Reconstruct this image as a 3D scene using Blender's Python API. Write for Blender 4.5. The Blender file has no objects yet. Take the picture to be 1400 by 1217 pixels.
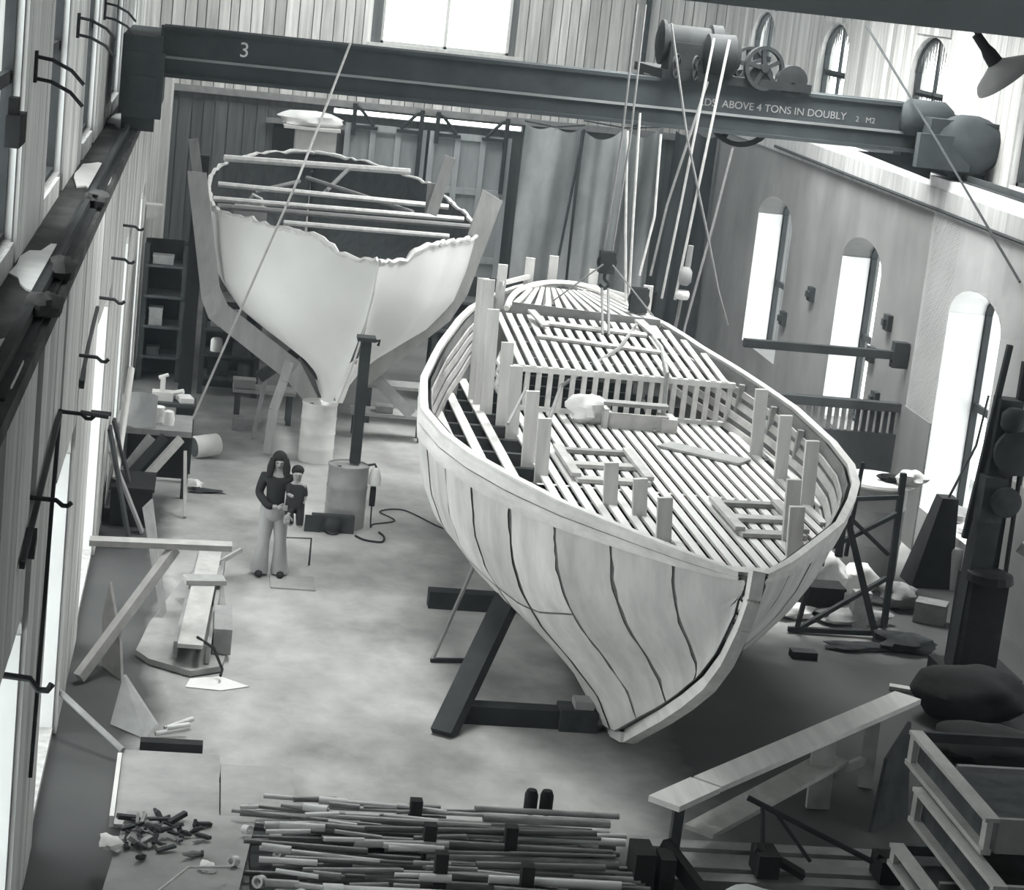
import bpy, bmesh, math, random
from mathutils import Vector, Matrix
import numpy as np
R = random.Random(7)
PI = math.pi
C = bpy.context.scene.collection
SC = bpy.context.scene

# ------------------------------------------------------------------ camera, world, light, exposure
cam_d = bpy.data.cameras.new('camera')
cam = bpy.data.objects.new('camera', cam_d); C.objects.link(cam)
cam_d.sensor_width = 36.0
cam_d.lens = 2950 / 1400 * 36.0
cam_d.clip_end = 300
RX = (0.98589932, -0.07717353, -0.14848155)
RY = (-0.12764236, 0.2269743, -0.96549992)
RZ = (0.10821254, 0.97083825, 0.2139232)
rot = Matrix((RX, RY, RZ))
cam.matrix_world = Matrix.Translation((0, 0, 8.6)) @ rot.to_4x4()
SC.camera = cam

SC.view_settings.view_transform = 'Standard'
SC.view_settings.look = 'None'
SC.view_settings.gamma = 1.0
SC.view_settings.use_curve_mapping = False
SC.view_settings.exposure = 0.12

w = bpy.data.worlds.new('overcast_sky'); SC.world = w; w.use_nodes = True
w.node_tree.nodes['Background'].inputs[0].default_value = (0.95, 1.0, 0.985, 1)
w.node_tree.nodes['Background'].inputs[1].default_value = 3.6


def area(name, loc, size, energy, aim, color=(1, 1, 1), portal=False, spread=180):
    d = bpy.data.lights.new(name, 'AREA'); d.shape = 'RECTANGLE'
    d.size, d.size_y = size; d.energy = energy; d.color = color
    o = bpy.data.objects.new(name, d); C.objects.link(o); o.location = loc
    o.rotation_euler = Vector(aim).to_track_quat('-Z', 'Y').to_euler()
    d.spread = math.radians(spread)
    if portal:
        d.cycles.is_portal = True
    return o


# lamps added under made-up roof openings to brighten chosen spots
area('added_fill_near', (1.9, 25.0, 10.9), (2.2, 4.0), 200, (0, 0, -1), (.98, 1, .98), spread=90)
area('added_fill_far', (8.6, 36.0, 10.9), (3.2, 10.0), 1650, (0, 0, -1), (.98, 1, .98), spread=125)
area('added_fill_back', (4.0, 50.0, 10.9), (7.0, 4.0), 320, (0, 0, -1), (.98, 1, .98))

# ------------------------------------------------------------------ materials
def G(v, tint=0.0):
    """grey of sRGB value v (0-255); tint > 0 warmer, < 0 cooler"""
    c = v / 255.0
    l = c / 12.92 if c <= 0.04045 else ((c + 0.055) / 1.055) ** 2.4
    return (l * (1 + tint), l * (1 + 0.25 * abs(tint) * (0 if tint > 0 else 1)), l * (1 - tint))


def mat(name, v, var=0.25, scale=(2, 2, 2), rough=0.8, tint=0.02, bump=0.0, rnd=0.0, detail=6, metal=0.0, bscale=None, spots=0.0):
    m = bpy.data.materials.new(name); m.use_nodes = True
    n = m.node_tree.nodes; l = m.node_tree.links
    b = n['Principled BSDF']; b.inputs['Roughness'].default_value = rough; b.inputs['Metallic'].default_value = metal
    if v < 90: b.inputs['Specular IOR Level'].default_value = .15; b.inputs['Roughness'].default_value = max(rough, .75)
    geo = n.new('ShaderNodeNewGeometry'); mp = n.new('ShaderNodeMapping'); mp.inputs['Scale'].default_value = scale
    oi = n.new('ShaderNodeObjectInfo')
    off = n.new('ShaderNodeVectorMath'); off.operation = 'ADD'
    sc = n.new('ShaderNodeVectorMath'); sc.operation = 'SCALE'; sc.inputs[3].default_value = 37.0
    cmb = n.new('ShaderNodeCombineXYZ')
    for k in range(3): l.new(oi.outputs['Random'], cmb.inputs[k])
    l.new(cmb.outputs[0], sc.inputs[0])
    l.new(geo.outputs['Position'], off.inputs[0]); l.new(sc.outputs[0], off.inputs[1])
    l.new(off.outputs[0], mp.inputs['Vector'])
    nz = n.new('ShaderNodeTexNoise'); nz.inputs['Scale'].default_value = 1.0; nz.inputs['Detail'].default_value = detail
    nz.inputs['Roughness'].default_value = 0.62
    l.new(mp.outputs[0], nz.inputs['Vector'])
    rp = n.new('ShaderNodeMapRange'); rp.inputs['From Min'].default_value = 0.28; rp.inputs['From Max'].default_value = 0.72
    rp.inputs['To Min'].default_value = 1 - var; rp.inputs['To Max'].default_value = 1 + var
    l.new(nz.outputs['Fac'], rp.inputs['Value'])
    fac = rp.outputs[0]
    if rnd:
        r2 = n.new('ShaderNodeMapRange'); r2.inputs['To Min'].default_value = 1 - rnd; r2.inputs['To Max'].default_value = 1 + rnd
        l.new(oi.outputs['Random'], r2.inputs['Value'])
        mu = n.new('ShaderNodeMath'); mu.operation = 'MULTIPLY'; l.new(fac, mu.inputs[0]); l.new(r2.outputs[0], mu.inputs[1]); fac = mu.outputs[0]
    if spots:
        n2 = n.new('ShaderNodeTexNoise'); n2.inputs['Scale'].default_value = 1.0; n2.inputs['Detail'].default_value = 3
        mp2 = n.new('ShaderNodeMapping'); mp2.inputs['Scale'].default_value = (0.45, 0.45, 0.45); l.new(off.outputs[0], mp2.inputs['Vector']); l.new(mp2.outputs[0], n2.inputs['Vector'])
        r3 = n.new('ShaderNodeMapRange'); r3.inputs['From Min'].default_value = 0.35; r3.inputs['From Max'].default_value = 0.65
        r3.inputs['To Min'].default_value = 1 - spots; r3.inputs['To Max'].default_value = 1 + spots * 0.5; l.new(n2.outputs['Fac'], r3.inputs['Value'])
        mu = n.new('ShaderNodeMath'); mu.operation = 'MULTIPLY'; l.new(fac, mu.inputs[0]); l.new(r3.outputs[0], mu.inputs[1]); fac = mu.outputs[0]
    cs = n.new('ShaderNodeVectorMath'); cs.operation = 'SCALE'; cs.inputs[0].default_value = G(v, tint); l.new(fac, cs.inputs[3])
    l.new(cs.outputs[0], b.inputs['Base Color'])
    if bump:
        bp = n.new('ShaderNodeBump'); bp.inputs['Strength'].default_value = bump; bp.inputs['Distance'].default_value = 0.02
        l.new(nz.outputs['Fac'], bp.inputs['Height']); l.new(bp.outputs[0], b.inputs['Normal'])
    return m


MT = {
    'floor': mat('concrete_floor', 172, 0.36, (1.1, 0.8, 1), 0.85, 0.01, 0.15, detail=9, spots=0.3),
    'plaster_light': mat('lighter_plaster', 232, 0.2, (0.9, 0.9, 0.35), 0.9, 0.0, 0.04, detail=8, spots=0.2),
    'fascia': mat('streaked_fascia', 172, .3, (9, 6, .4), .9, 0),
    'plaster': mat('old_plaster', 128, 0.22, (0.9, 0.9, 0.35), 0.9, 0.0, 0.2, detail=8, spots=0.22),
    'plank': mat('weathered_plank', 205, 0.30, (9, 9, 0.5), 0.85, 0.02, 0.15, rnd=0.3),
    'plank_left': mat('weathered_plank_grey', 202, 0.3, (9, 9, 0.5), 0.85, 0.01, 0.1, rnd=0.28),
    'step': mat('grey_step_board', 128, .2, (5, 3, 5), .85, 0, .06),
    'trolley': mat('oily_hoist_iron', 44, .3, (4, 4, 4), .5, -.05, .05),
    'plank_dark': mat('dark_plank', 105, 0.3, (9, 9, 0.5), 0.85, -0.03, 0.1, rnd=0.2),
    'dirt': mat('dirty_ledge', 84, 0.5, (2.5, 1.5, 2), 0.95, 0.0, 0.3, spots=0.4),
    'steel': mat('dark_steel', 62, 0.25, (3, 3, 3), 0.55, -0.06, 0.05, rnd=0.1),
    'crane': mat('crane_paint', 70, 0.25, (2, 2, 2), 0.6, -0.09, 0.05),
    'crane_edge': mat('crane_flange_edge', 135, 0.3, (1, 5, 5), 0.6, -0.02),
    'letter_white': mat('white_brush_figure', 225, .1, (3, 3, 3), .7, 0),
    'letter': mat('white_lettering', 150, 0.1, (3, 3, 3), 0.7, 0.0),
    'hull_panel': mat('raw_hull_panel', 218, 0.2, (3, 3, 0.9), 0.75, 0.015, 0.06, rnd=0.09, spots=0.12),
    'hull_seam': mat('hull_seam_filler', 112, 0.4, (9, 9, 9), 0.9, 0.0),
    'hull_in': mat('hull_inside_wood', 122, 0.35, (5, 1, 5), 0.9, 0.0),
    'sheer': mat('pale_sheer_plank', 230, 0.16, (8, 1.2, 8), 0.75, 0.02, 0.08, spots=0.12),
    'slat': mat('pale_deck_batten', 222, 0.14, (8, 0.8, 8), 0.75, 0.015, 0.06, rnd=0.08),
    'post': mat('pale_frame_timber', 212, 0.16, (8, 8, 0.9), 0.8, 0.015, 0.06, rnd=0.08),
    'board': mat('loose_board', 180, 0.2, (5, 3, 5), 0.8, 0.02, 0.06, rnd=0.12),
    'greyboard': mat('grey_board', 150, 0.2, (5, 3, 5), 0.85, 0.0, 0.06, rnd=0.12),
    'white_hull': mat('white_hull_skin', 236, 0.05, (1.2, 1.2, 1.2), 0.55, 0.012, 0.0, spots=0.05),
    'ragged': mat('ragged_laminate', 222, 0.2, (9, 9, 9), 0.8, 0.01),
    'mould': mat('mould_frame_board', 168, 0.18, (6, 6, 2), 0.8, 0.01, 0.05, rnd=0.08),
    'drum_white': mat('white_drum', 220, 0.1, (3, 3, 3), 0.5, 0.02),
    'drum_grey': mat('grey_drum', 158, 0.2, (3, 3, 3), 0.5, 0.0),
    'tarp': mat('canvas_tarp', 185, 0.22, (2, 2, 1), 0.95, -0.02, 0.1, spots=0.15),
    'tarp_dark': mat('dark_tarp', 78, 0.25, (2, 2, 1), 0.95, -0.05, 0.1),
    'door_panel': mat('door_panel_paint', 158, .2, (4, 4, .8), .75, -.03, .05, rnd=.06),
    'reveal': mat('lit_reveal', 238, .08, (2, 2, 1), .9, 0),  # jamb white that carries the window light
    'ledge_right': mat('pale_stone_ledge', 222, .2, (3, 2, 3), .9, 0, .1),
    'door': mat('door_paint', 178, 0.2, (4, 4, 0.8), 0.75, -0.03, 0.05, rnd=0.06),
    'rope': mat('pale_rope', 205, 0.15, (9, 9, 9), 0.9, 0.01),
    'rope_grey': mat('grey_rope', 140, 0.15, (9, 9, 9), 0.9, 0.0),
    'white': mat('white_cloth', 232, 0.08, (4, 4, 4), 0.85, 0.01, 0.2),
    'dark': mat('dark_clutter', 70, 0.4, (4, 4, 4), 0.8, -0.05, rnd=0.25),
    'mid': mat('grey_clutter', 140, 0.3, (4, 4, 4), 0.8, 0.0, rnd=0.25),
    'black': mat('black_cloth', 48, 0.2, (6, 6, 6), 0.9, -0.03),
    'hair': mat('dark_hair', 44, 0.3, (30, 30, 4), 0.7, 0.0),
    'skin': mat('skin', 148, 0.05, (6, 6, 6), 0.7, 0.01),
    'trouser': mat('grey_trousers', 160, 0.1, (6, 6, 3), 0.9, 0.0),
    'pipe': mat('rusty_pipe', 128, 0.45, (3, 9, 9), 0.4, 0.0, 0.05, rnd=0.6),
    'pipe_white': mat('pale_pipe', 205, 0.2, (3, 9, 9), 0.5, 0.0, rnd=0.1),
    'ply': mat('worn_plywood', 156, 0.16, (3, 3, 3), 0.85, 0.01, 0.1, detail=9, spots=0.2),
    'lamp': mat('enamel_lamp', 160, 0.1, (3, 3, 3), 0.45, 0.0),
    'paint_strip': mat('peeling_pane_paint', 110, 0.2, (6, 6, 6), 0.9, 0.0),
    'chrome': mat('chrome', 200, 0.05, (3, 3, 3), 0.15, 0.0, metal=1.0),
    'ceiling': mat('whitewashed_boards', 200, .2, (6, .6, 6), .9, 0, rnd=.05),
    'beam': mat('tie_beam_paint', 175, 0.15, (1, 1, 1), 0.9, -0.06),
}


def glass():
    m = bpy.data.materials.new('window_glass'); m.use_nodes = True
    n = m.node_tree.nodes; l = m.node_tree.links
    n.remove(n['Principled BSDF'])
    t = n.new('ShaderNodeBsdfTransparent'); t.inputs[0].default_value = (0.95, 0.97, 0.97, 1)
    g = n.new('ShaderNodeBsdfGlossy'); g.inputs['Roughness'].default_value = 0.08
    mx = n.new('ShaderNodeMixShader'); mx.inputs[0].default_value = 0.06
    l.new(t.outputs[0], mx.inputs[1]); l.new(g.outputs[0], mx.inputs[2]); l.new(mx.outputs[0], n['Material Output'].inputs[0])
    return m


MT['glass'] = glass()


def floor_dirt_shade(m):
    '''dirt and shade painted into the concrete at right front, left and back, ragged edge'''
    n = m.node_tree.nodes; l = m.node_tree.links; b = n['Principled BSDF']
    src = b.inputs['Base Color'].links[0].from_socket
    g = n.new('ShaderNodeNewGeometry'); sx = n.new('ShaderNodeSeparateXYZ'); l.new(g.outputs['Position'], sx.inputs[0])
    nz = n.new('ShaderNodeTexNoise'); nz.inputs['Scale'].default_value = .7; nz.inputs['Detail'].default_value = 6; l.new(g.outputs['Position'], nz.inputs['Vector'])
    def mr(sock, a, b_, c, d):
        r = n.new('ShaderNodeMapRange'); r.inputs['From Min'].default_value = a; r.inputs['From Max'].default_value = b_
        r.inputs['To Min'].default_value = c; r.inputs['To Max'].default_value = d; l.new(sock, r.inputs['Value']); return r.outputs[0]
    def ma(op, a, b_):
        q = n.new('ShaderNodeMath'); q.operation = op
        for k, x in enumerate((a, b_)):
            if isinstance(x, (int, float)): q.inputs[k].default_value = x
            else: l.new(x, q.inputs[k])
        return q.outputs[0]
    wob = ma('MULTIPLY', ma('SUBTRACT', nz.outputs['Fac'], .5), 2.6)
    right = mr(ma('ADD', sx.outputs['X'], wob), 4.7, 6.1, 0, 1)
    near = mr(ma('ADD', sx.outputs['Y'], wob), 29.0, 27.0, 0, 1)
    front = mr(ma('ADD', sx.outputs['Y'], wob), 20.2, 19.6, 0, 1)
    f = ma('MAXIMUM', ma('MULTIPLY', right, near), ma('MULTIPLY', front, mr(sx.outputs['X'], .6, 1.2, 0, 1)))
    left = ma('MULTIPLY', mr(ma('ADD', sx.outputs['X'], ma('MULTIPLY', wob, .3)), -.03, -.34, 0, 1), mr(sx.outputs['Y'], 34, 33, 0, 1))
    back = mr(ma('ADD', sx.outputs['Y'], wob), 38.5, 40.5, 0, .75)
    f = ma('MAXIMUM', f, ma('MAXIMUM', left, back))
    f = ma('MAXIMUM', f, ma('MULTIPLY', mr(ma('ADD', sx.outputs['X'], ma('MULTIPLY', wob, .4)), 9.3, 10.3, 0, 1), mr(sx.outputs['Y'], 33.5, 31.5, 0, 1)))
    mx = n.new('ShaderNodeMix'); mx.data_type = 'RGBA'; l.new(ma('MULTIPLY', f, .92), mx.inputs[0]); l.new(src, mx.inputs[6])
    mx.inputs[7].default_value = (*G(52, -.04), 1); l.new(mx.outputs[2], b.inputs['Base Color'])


floor_dirt_shade(MT['floor'])  # dirt and painted shade mixed into the floor colour

# ------------------------------------------------------------------ mesh helpers
class MB:
    def __init__(s, smooth=False): s.v = []; s.f = []; s.smooth = smooth
    def add(s, vs, fs):
        b = len(s.v); s.v += [tuple(x) for x in vs]; s.f += [tuple(i + b for i in q) for q in fs]; return s
    def hexa(s, p):  # 8 corners: bottom 4, top 4
        return s.add(p, [(3, 2, 1, 0), (4, 5, 6, 7), (0, 1, 5, 4), (1, 2, 6, 5), (2, 3, 7, 6), (3, 0, 4, 7)])
    def box(s, x0, x1, y0, y1, z0, z1):
        return s.hexa([(x0, y0, z0), (x1, y0, z0), (x1, y1, z0), (x0, y1, z0), (x0, y0, z1), (x1, y0, z1), (x1, y1, z1), (x0, y1, z1)])
    def beam(s, p, q, w, h, up=(0, 0, 1), w2=None, h2=None):
        p, q = Vector(p), Vector(q); d = (q - p).normalized(); u = Vector(up)
        if abs(d.dot(u)) > 0.97: u = Vector((0, 1, 0))
        a = d.cross(u).normalized(); u = a.cross(d).normalized()
        w2 = w if w2 is None else w2; h2 = h if h2 is None else h2
        P = [p - a * w / 2 - u * h / 2, p + a * w / 2 - u * h / 2, p + a * w / 2 + u * h / 2, p - a * w / 2 + u * h / 2]
        Q = [q - a * w2 / 2 - u * h2 / 2, q + a * w2 / 2 - u * h2 / 2, q + a * w2 / 2 + u * h2 / 2, q - a * w2 / 2 + u * h2 / 2]
        return s.add(P + Q, [(0, 1, 2, 3), (7, 6, 5, 4), (1, 0, 4, 5), (2, 1, 5, 6), (3, 2, 6, 7), (0, 3, 7, 4)])
    def tube(s, pts, r, n=8, caps=True):
        pts = [Vector(p) for p in pts]; rings = []
        rr = r if isinstance(r, (list, tuple)) else [r] * len(pts)
        d0 = (pts[1] - pts[0]).normalized(); u = Vector((0, 0, 1)) if abs(d0.z) < 0.9 else Vector((1, 0, 0))
        base = len(s.v)
        for i, p in enumerate(pts):
            d = (pts[min(i + 1, len(pts) - 1)] - pts[max(i - 1, 0)]).normalized()
            a = d.cross(u).normalized(); b = a.cross(d).normalized(); u = b
            for k in range(n):
                t = 2 * PI * k / n; s.v.append(tuple(p + (a * math.cos(t) + b * math.sin(t)) * rr[i]))
        for i in range(len(pts) - 1):
            for k in range(n):
                k2 = (k + 1) % n
                s.f.append((base + i * n + k, base + i * n + k2, base + (i + 1) * n + k2, base + (i + 1) * n + k))
        if caps:
            s.f.append(tuple(base + k for k in reversed(range(n)))); s.f.append(tuple(base + (len(pts) - 1) * n + k for k in range(n)))
        return s
    def pipe(s, p, q, r, n=10, wall=0.25):  # hollow pipe
        p, q = Vector(p), Vector(q); d = (q - p).normalized(); u = Vector((0, 0, 1)) if abs(d.z) < 0.9 else Vector((1, 0, 0))
        a = d.cross(u).normalized(); b = a.cross(d).normalized(); base = len(s.v); ri = r * (1 - wall)
        for (pt, rr) in ((p, r), (q, r), (q, ri), (p, ri)):
            for k in range(n):
                t = 2 * PI * k / n; s.v.append(tuple(pt + (a * math.cos(t) + b * math.sin(t)) * rr))
        for i in range(4):
            j = (i + 1) % 4
            for k in range(n):
                k2 = (k + 1) % n; s.f.append((base + i * n + k, base + i * n + k2, base + j * n + k2, base + j * n + k))
        return s
    def lathe(s, c, prof, n=20, axis=(0, 0, 1), closed=True):
        c = Vector(c); d = Vector(axis).normalized(); u = Vector((1, 0, 0)) if abs(d.x) < 0.9 else Vector((0, 1, 0))
        a = d.cross(u).normalized(); b = d.cross(a); base = len(s.v)
        for (r, h) in prof:
            for k in range(n):
                t = 2 * PI * k / n; s.v.append(tuple(c + d * h + (a * math.cos(t) + b * math.sin(t)) * r))
        for i in range(len(prof) - 1):
            for k in range(n):
                k2 = (k + 1) % n; s.f.append((base + i * n + k, base + i * n + k2, base + (i + 1) * n + k2, base + (i + 1) * n + k))
        if closed:
            s.f.append(tuple(base + k for k in reversed(range(n)))); s.f.append(tuple(base + (len(prof) - 1) * n + k for k in range(n)))
        return s
    def grid(s, rows, loop=False):
        base = len(s.v); m = len(rows[0])
        for r in rows: s.v += [tuple(p) for p in r]
        for i in range(len(rows) - 1):
            for k in range(m if loop else m - 1):
                k2 = (k + 1) % m; s.f.append((base + i * m + k, base + i * m + k2, base + (i + 1) * m + k2, base + (i + 1) * m + k))
        return s
    def prism(s, poly, d):  # polygon of 3d points extruded by vector d
        n = len(poly); d = Vector(d); base = len(s.v)
        s.v += [tuple(p) for p in poly] + [tuple(Vector(p) + d) for p in poly]
        s.f.append(tuple(base + k for k in reversed(range(n)))); s.f.append(tuple(base + n + k for k in range(n)))
        for k in range(n):
            k2 = (k + 1) % n; s.f.append((base + k, base + k2, base + n + k2, base + n + k))
        return s
    def blob(s, c, r, seed=0, n=10, m=7, rough=0.25, flat=0.0):
        rr = random.Random(seed); rows = []; n = int(n * 1.5); m = int(m * 1.4); A = [rr.uniform(0, 6.28) for _ in range(6)]
        for i in range(m + 1):
            ph = PI * i / m; row = []
            for k in range(n):
                t = 2 * PI * k / n
                q = 1 + rough * math.sin(ph) * (.5 * math.sin(2 * t + A[0]) + .5 * math.sin(3 * t + 2 * ph + A[1]) + .35 * math.sin(5 * t - 3 * ph + A[2]) + .3 * math.sin(7 * ph + 2 * t + A[3]))
                row.append((c[0] + r[0] * q * math.sin(ph) * math.cos(t), c[1] + r[1] * q * math.sin(ph) * math.sin(t), c[2] + r[2] * (1 + (q - 1) * .6) * math.cos(ph) * (1 if math.cos(ph) > 0 else 1 - flat)))
            rows.append(row)
        s.grid(rows, loop=True); return s

ORG = {}
def origin(o): return ORG.get(o.name, Vector((0, 0, 0)))


def link_mesh(name, mb, m, org):
    me = bpy.data.meshes.new(name)
    me.from_pydata([(v[0] - org.x, v[1] - org.y, v[2] - org.z) for v in mb.v], [], mb.f)
    me.materials.append(MT[m] if isinstance(m, str) else m)
    if mb.smooth: me.polygons.foreach_set('use_smooth', [True] * len(me.polygons))
    bm = bmesh.new(); bm.from_mesh(me); bmesh.ops.recalc_face_normals(bm, faces=bm.faces); bm.to_mesh(me); bm.free()
    if mb.smooth:
        try: me.set_sharp_from_angle(angle=0.9)
        except Exception: pass
    me.update()
    o = bpy.data.objects.new(name, me); C.objects.link(o)
    return o


def tag(o, label=None, cat=None, group=None, kind=None):
    if label: o['label'] = label
    if cat: o['category'] = cat
    if group: o['group'] = group
    if kind: o['kind'] = kind
    return o


def T(name, label, cat, loc, group=None):
    o = bpy.data.objects.new(name, None); C.objects.link(o); o.location = loc
    o.empty_display_size = 0.2
    ORG[o.name] = Vector(loc)
    return tag(o, label, cat, group)


def P(name, mb, m, parent, label=None, kind=None):
    o = link_mesh(name, mb, m, origin(parent)); o.parent = parent; ORG[o.name] = origin(parent)
    return tag(o, label, None, None, kind)


def S(name, mb, m, label, cat, group=None):
    zs = min(v[2] for v in mb.v); n = len(mb.v)
    org = Vector((sum(v[0] for v in mb.v) / n, sum(v[1] for v in mb.v) / n, zs))
    o = link_mesh(name, mb, m, org); o.location = org; ORG[o.name] = org
    return tag(o, label, cat, group)


def ST(name, mb, m):
    o = link_mesh(name, mb, m, Vector((0, 0, 0))); o['kind'] = 'structure'; return o


UNIT = {}
def piece(name, m, parent, lo, hi):
    """a box piece that shares one unit-cube mesh with all pieces of its material"""
    if m not in UNIT:
        me = bpy.data.meshes.new(name); mb = MB().box(-.5, .5, -.5, .5, -.5, .5); me.from_pydata(mb.v, [], mb.f)
        me.materials.append(MT[m]); UNIT[m] = me
    o = bpy.data.objects.new(name, UNIT[m]); C.objects.link(o); o.parent = parent
    og = origin(parent)
    o.location = [(a + b) / 2 - g for a, b, g in zip(lo, hi, og)]; o.scale = [abs(b - a) for a, b in zip(lo, hi)]
    return o


def smooth(pts, k=6):
    '''Catmull-Rom through the points'''
    p = [Vector(q) for q in pts]; p = [p[0] * 2 - p[1]] + p + [p[-1] * 2 - p[-2]]; out = []
    for i in range(1, len(p) - 2):
        for j in range(k):
            t = j / k; a, b, c, d = p[i - 1:i + 3]
            out.append(.5 * ((2 * b) + (c - a) * t + (2 * a - 5 * b + 4 * c - d) * t * t + (3 * b - a - 3 * c + d) * t ** 3))
    return out + [p[-2]]


def ip(x, xs, ys): return float(np.interp(x, xs, ys))

# ------------------------------------------------------------------ the hall
Y0, Y1 = -3.0, 54.0
XL, XLU, XR, XRU = -1.2, -1.7, 12.0, 12.7
ZL, ZR, ZC = 5.5, 6.0, 11.0

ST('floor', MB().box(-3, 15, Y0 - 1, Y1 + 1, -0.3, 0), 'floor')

ce = MB()
RL = [(1.0, 3.6, 22.5, 28.0), (6.8, 10.4, 30.5, 41.5), (.5, 7.5, 48.0, 52.0)]  # made-up roof openings, placed and sized to shape the light
yq = Y0 - 1
for (a, b, c, d) in RL:
    ce.box(-3, 15, yq, c, ZC, ZC + .3); ce.box(-3, a, c, d, ZC, ZC + .3); ce.box(b, 15, c, d, ZC, ZC + .3); yq = d
ce.box(-3, 15, yq, Y1 + 1, ZC, ZC + .3)
ceil = ST('ceiling', ce, 'ceiling')
for i, (a, b, c, d) in enumerate(RL):
    ST('window_roof_added_%d' % (i + 1), MB().box(a, b, c, d, ZC + .12, ZC + .15), 'glass')


def arch_wall(mb, xi, xo, y0, y1, z0, z1, wins, rise, n=10):
    """wins: (ya, yb, sill, top); segmental heads of the given rise"""
    y = y0
    for (a, b, zs, zt) in sorted(wins):
        mb.box(min(xi, xo), max(xi, xo), y, a, z0, z1); y = b
        if zs > z0: mb.box(min(xi, xo), max(xi, xo), a, b, z0, zs)
        sp = zt - rise; cy = (a + b) / 2; h = (b - a) / 2
        arc = [(cy + h * math.cos(PI * k / n), sp + rise * math.sin(PI * k / n)) for k in range(n + 1)]
        for k in range(n):  # head pieces between the arch and the wall top
            (ya, za), (yb, zb) = arc[k], arc[k + 1]
            mb.hexa([(xi, ya, za), (xo, ya, za), (xo, yb, zb), (xi, yb, zb), (xi, ya, z1), (xo, ya, z1), (xo, yb, z1), (xi, yb, z1)])
    mb.box(min(xi, xo), max(xi, xo), y, y1, z0, z1)
    return mb


def portal(x, ya, yb, za, zb, side):
    area('window_daylight_portal', (x, (ya + yb) / 2, (za + zb) / 2), (zb - za, yb - ya), 1.0, (side, 0, 0), portal=True)


WR = [(18.2, 20.6, .75, 4.5), (24.5, 26.9, .75, 4.5), (30.8, 33.2, .75, 4.5), (37.1, 39.6, .9, 4.5), (43.4, 46.3, 1.15, 4.5)]
WRU = [(25.2, 27.4, 6.4, 8.25), (31.2, 33.4, 6.1, 8.25), (37.15, 39.3, 6.4, 8.25), (43.4, 45.6, 6.4, 8.25), (49.6, 51.9, 6.4, 8.3)]
WL = [(14.0, 17.0, .1, 3.3), (19.5, 22.5, .1, 3.5), (25.8, 29.5, .1, 3.9), (33.4, 35.8, .1, 3.9), (39.6, 42.0, .1, 3.9)]
WLU = [(17.0, 19.8, 5.75, 8.9), (22.8, 25.6, 5.75, 8.9), (28.8, 31.7, 5.75, 8.9), (36.2, 39.2, 5.75, 8.9), (43.0, 45.5, 5.75, 8.9)]

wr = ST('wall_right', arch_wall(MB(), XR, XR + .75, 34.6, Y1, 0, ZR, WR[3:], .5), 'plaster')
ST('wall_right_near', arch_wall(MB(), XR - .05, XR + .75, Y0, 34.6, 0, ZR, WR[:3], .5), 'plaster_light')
ST('trim_fascia_right', MB().box(XR - .08, XR - .04, Y0, Y1 - 3.5, ZR - .55, ZR - .15), 'fascia')
for (ya, yb) in ((Y0, 18.2), (20.6, 24.5), (26.9, 30.8), (33.2, 34.6)): ST('trim_dado_right', MB().box(XR - .075, XR - .04, ya, yb, 0, 2.15), 'plaster')
mb = MB(); arch_wall(mb, XRU, XRU + .3, Y0, Y1, ZR, ZC, WRU, .7)
wru = ST('wall_right_upper', mb, 'plank')
wl = ST('wall_left', arch_wall(MB(), XL, XL - .75, Y0, Y1, 0, ZL, WL, .35), 'plank_left')
mb = MB(); arch_wall(mb, XLU, XLU - .3, Y0, Y1, ZL, ZC, WLU, .4)
wlu = ST('wall_left_upper', mb, 'plank_left')
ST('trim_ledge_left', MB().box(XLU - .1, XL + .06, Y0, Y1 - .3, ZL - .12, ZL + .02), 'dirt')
ST('trim_ledge_right', MB().box(XR - .06, XRU + .1, Y0, Y1, ZR - .15, ZR + .02), 'ledge_right')


def planks(parent, x0, x1, ya, yb, z0, z1, wins, wd, m='plank'):
    y = ya
    while y < yb:
        wdt = min(wd * R.uniform(.75, 1.25), yb - y); g = .004
        hit = [q for q in wins if q[0] < y + wdt - .02 and q[1] > y + .02]
        d = R.uniform(0, .006)
        xx1 = x1 + (d if x1 > x0 else -d)
        if not hit:
            piece('plank', m, parent, (x0, y + g, z0), (xx1, y + wdt - g, z1))
        else:
            q = hit[0]
            if y < q[0] - .03: piece('plank', m, parent, (x0, y + g, z0), (xx1, q[0] - .01, z1)); 
            elif y + wdt > q[1] + .03: piece('plank', m, parent, (x0, q[1] + .01, z0), (xx1, y + wdt - g, z1))
            else:
                if q[2] - z0 > .1: piece('plank', m, parent, (x0, y + g, z0), (xx1, y + wdt - g, q[2]))
                piece('plank', m, parent, (x0, y + g, q[3] + .02), (xx1, y + wdt - g, z1))
        y += wdt


planks(wru, XRU, XRU - .035, 31.0, Y1 - .02, ZR + .03, 9.4, WRU, .27)
planks(wl, XL, XL + .035, 14.0, Y1 - .4, .02, ZL - .13, WL, .52, 'plank_left')
planks(wlu, XLU, XLU + .035, 16.0, Y1 - .05, ZL + .03, 9.6, WLU, .5, 'plank_left')

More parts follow.
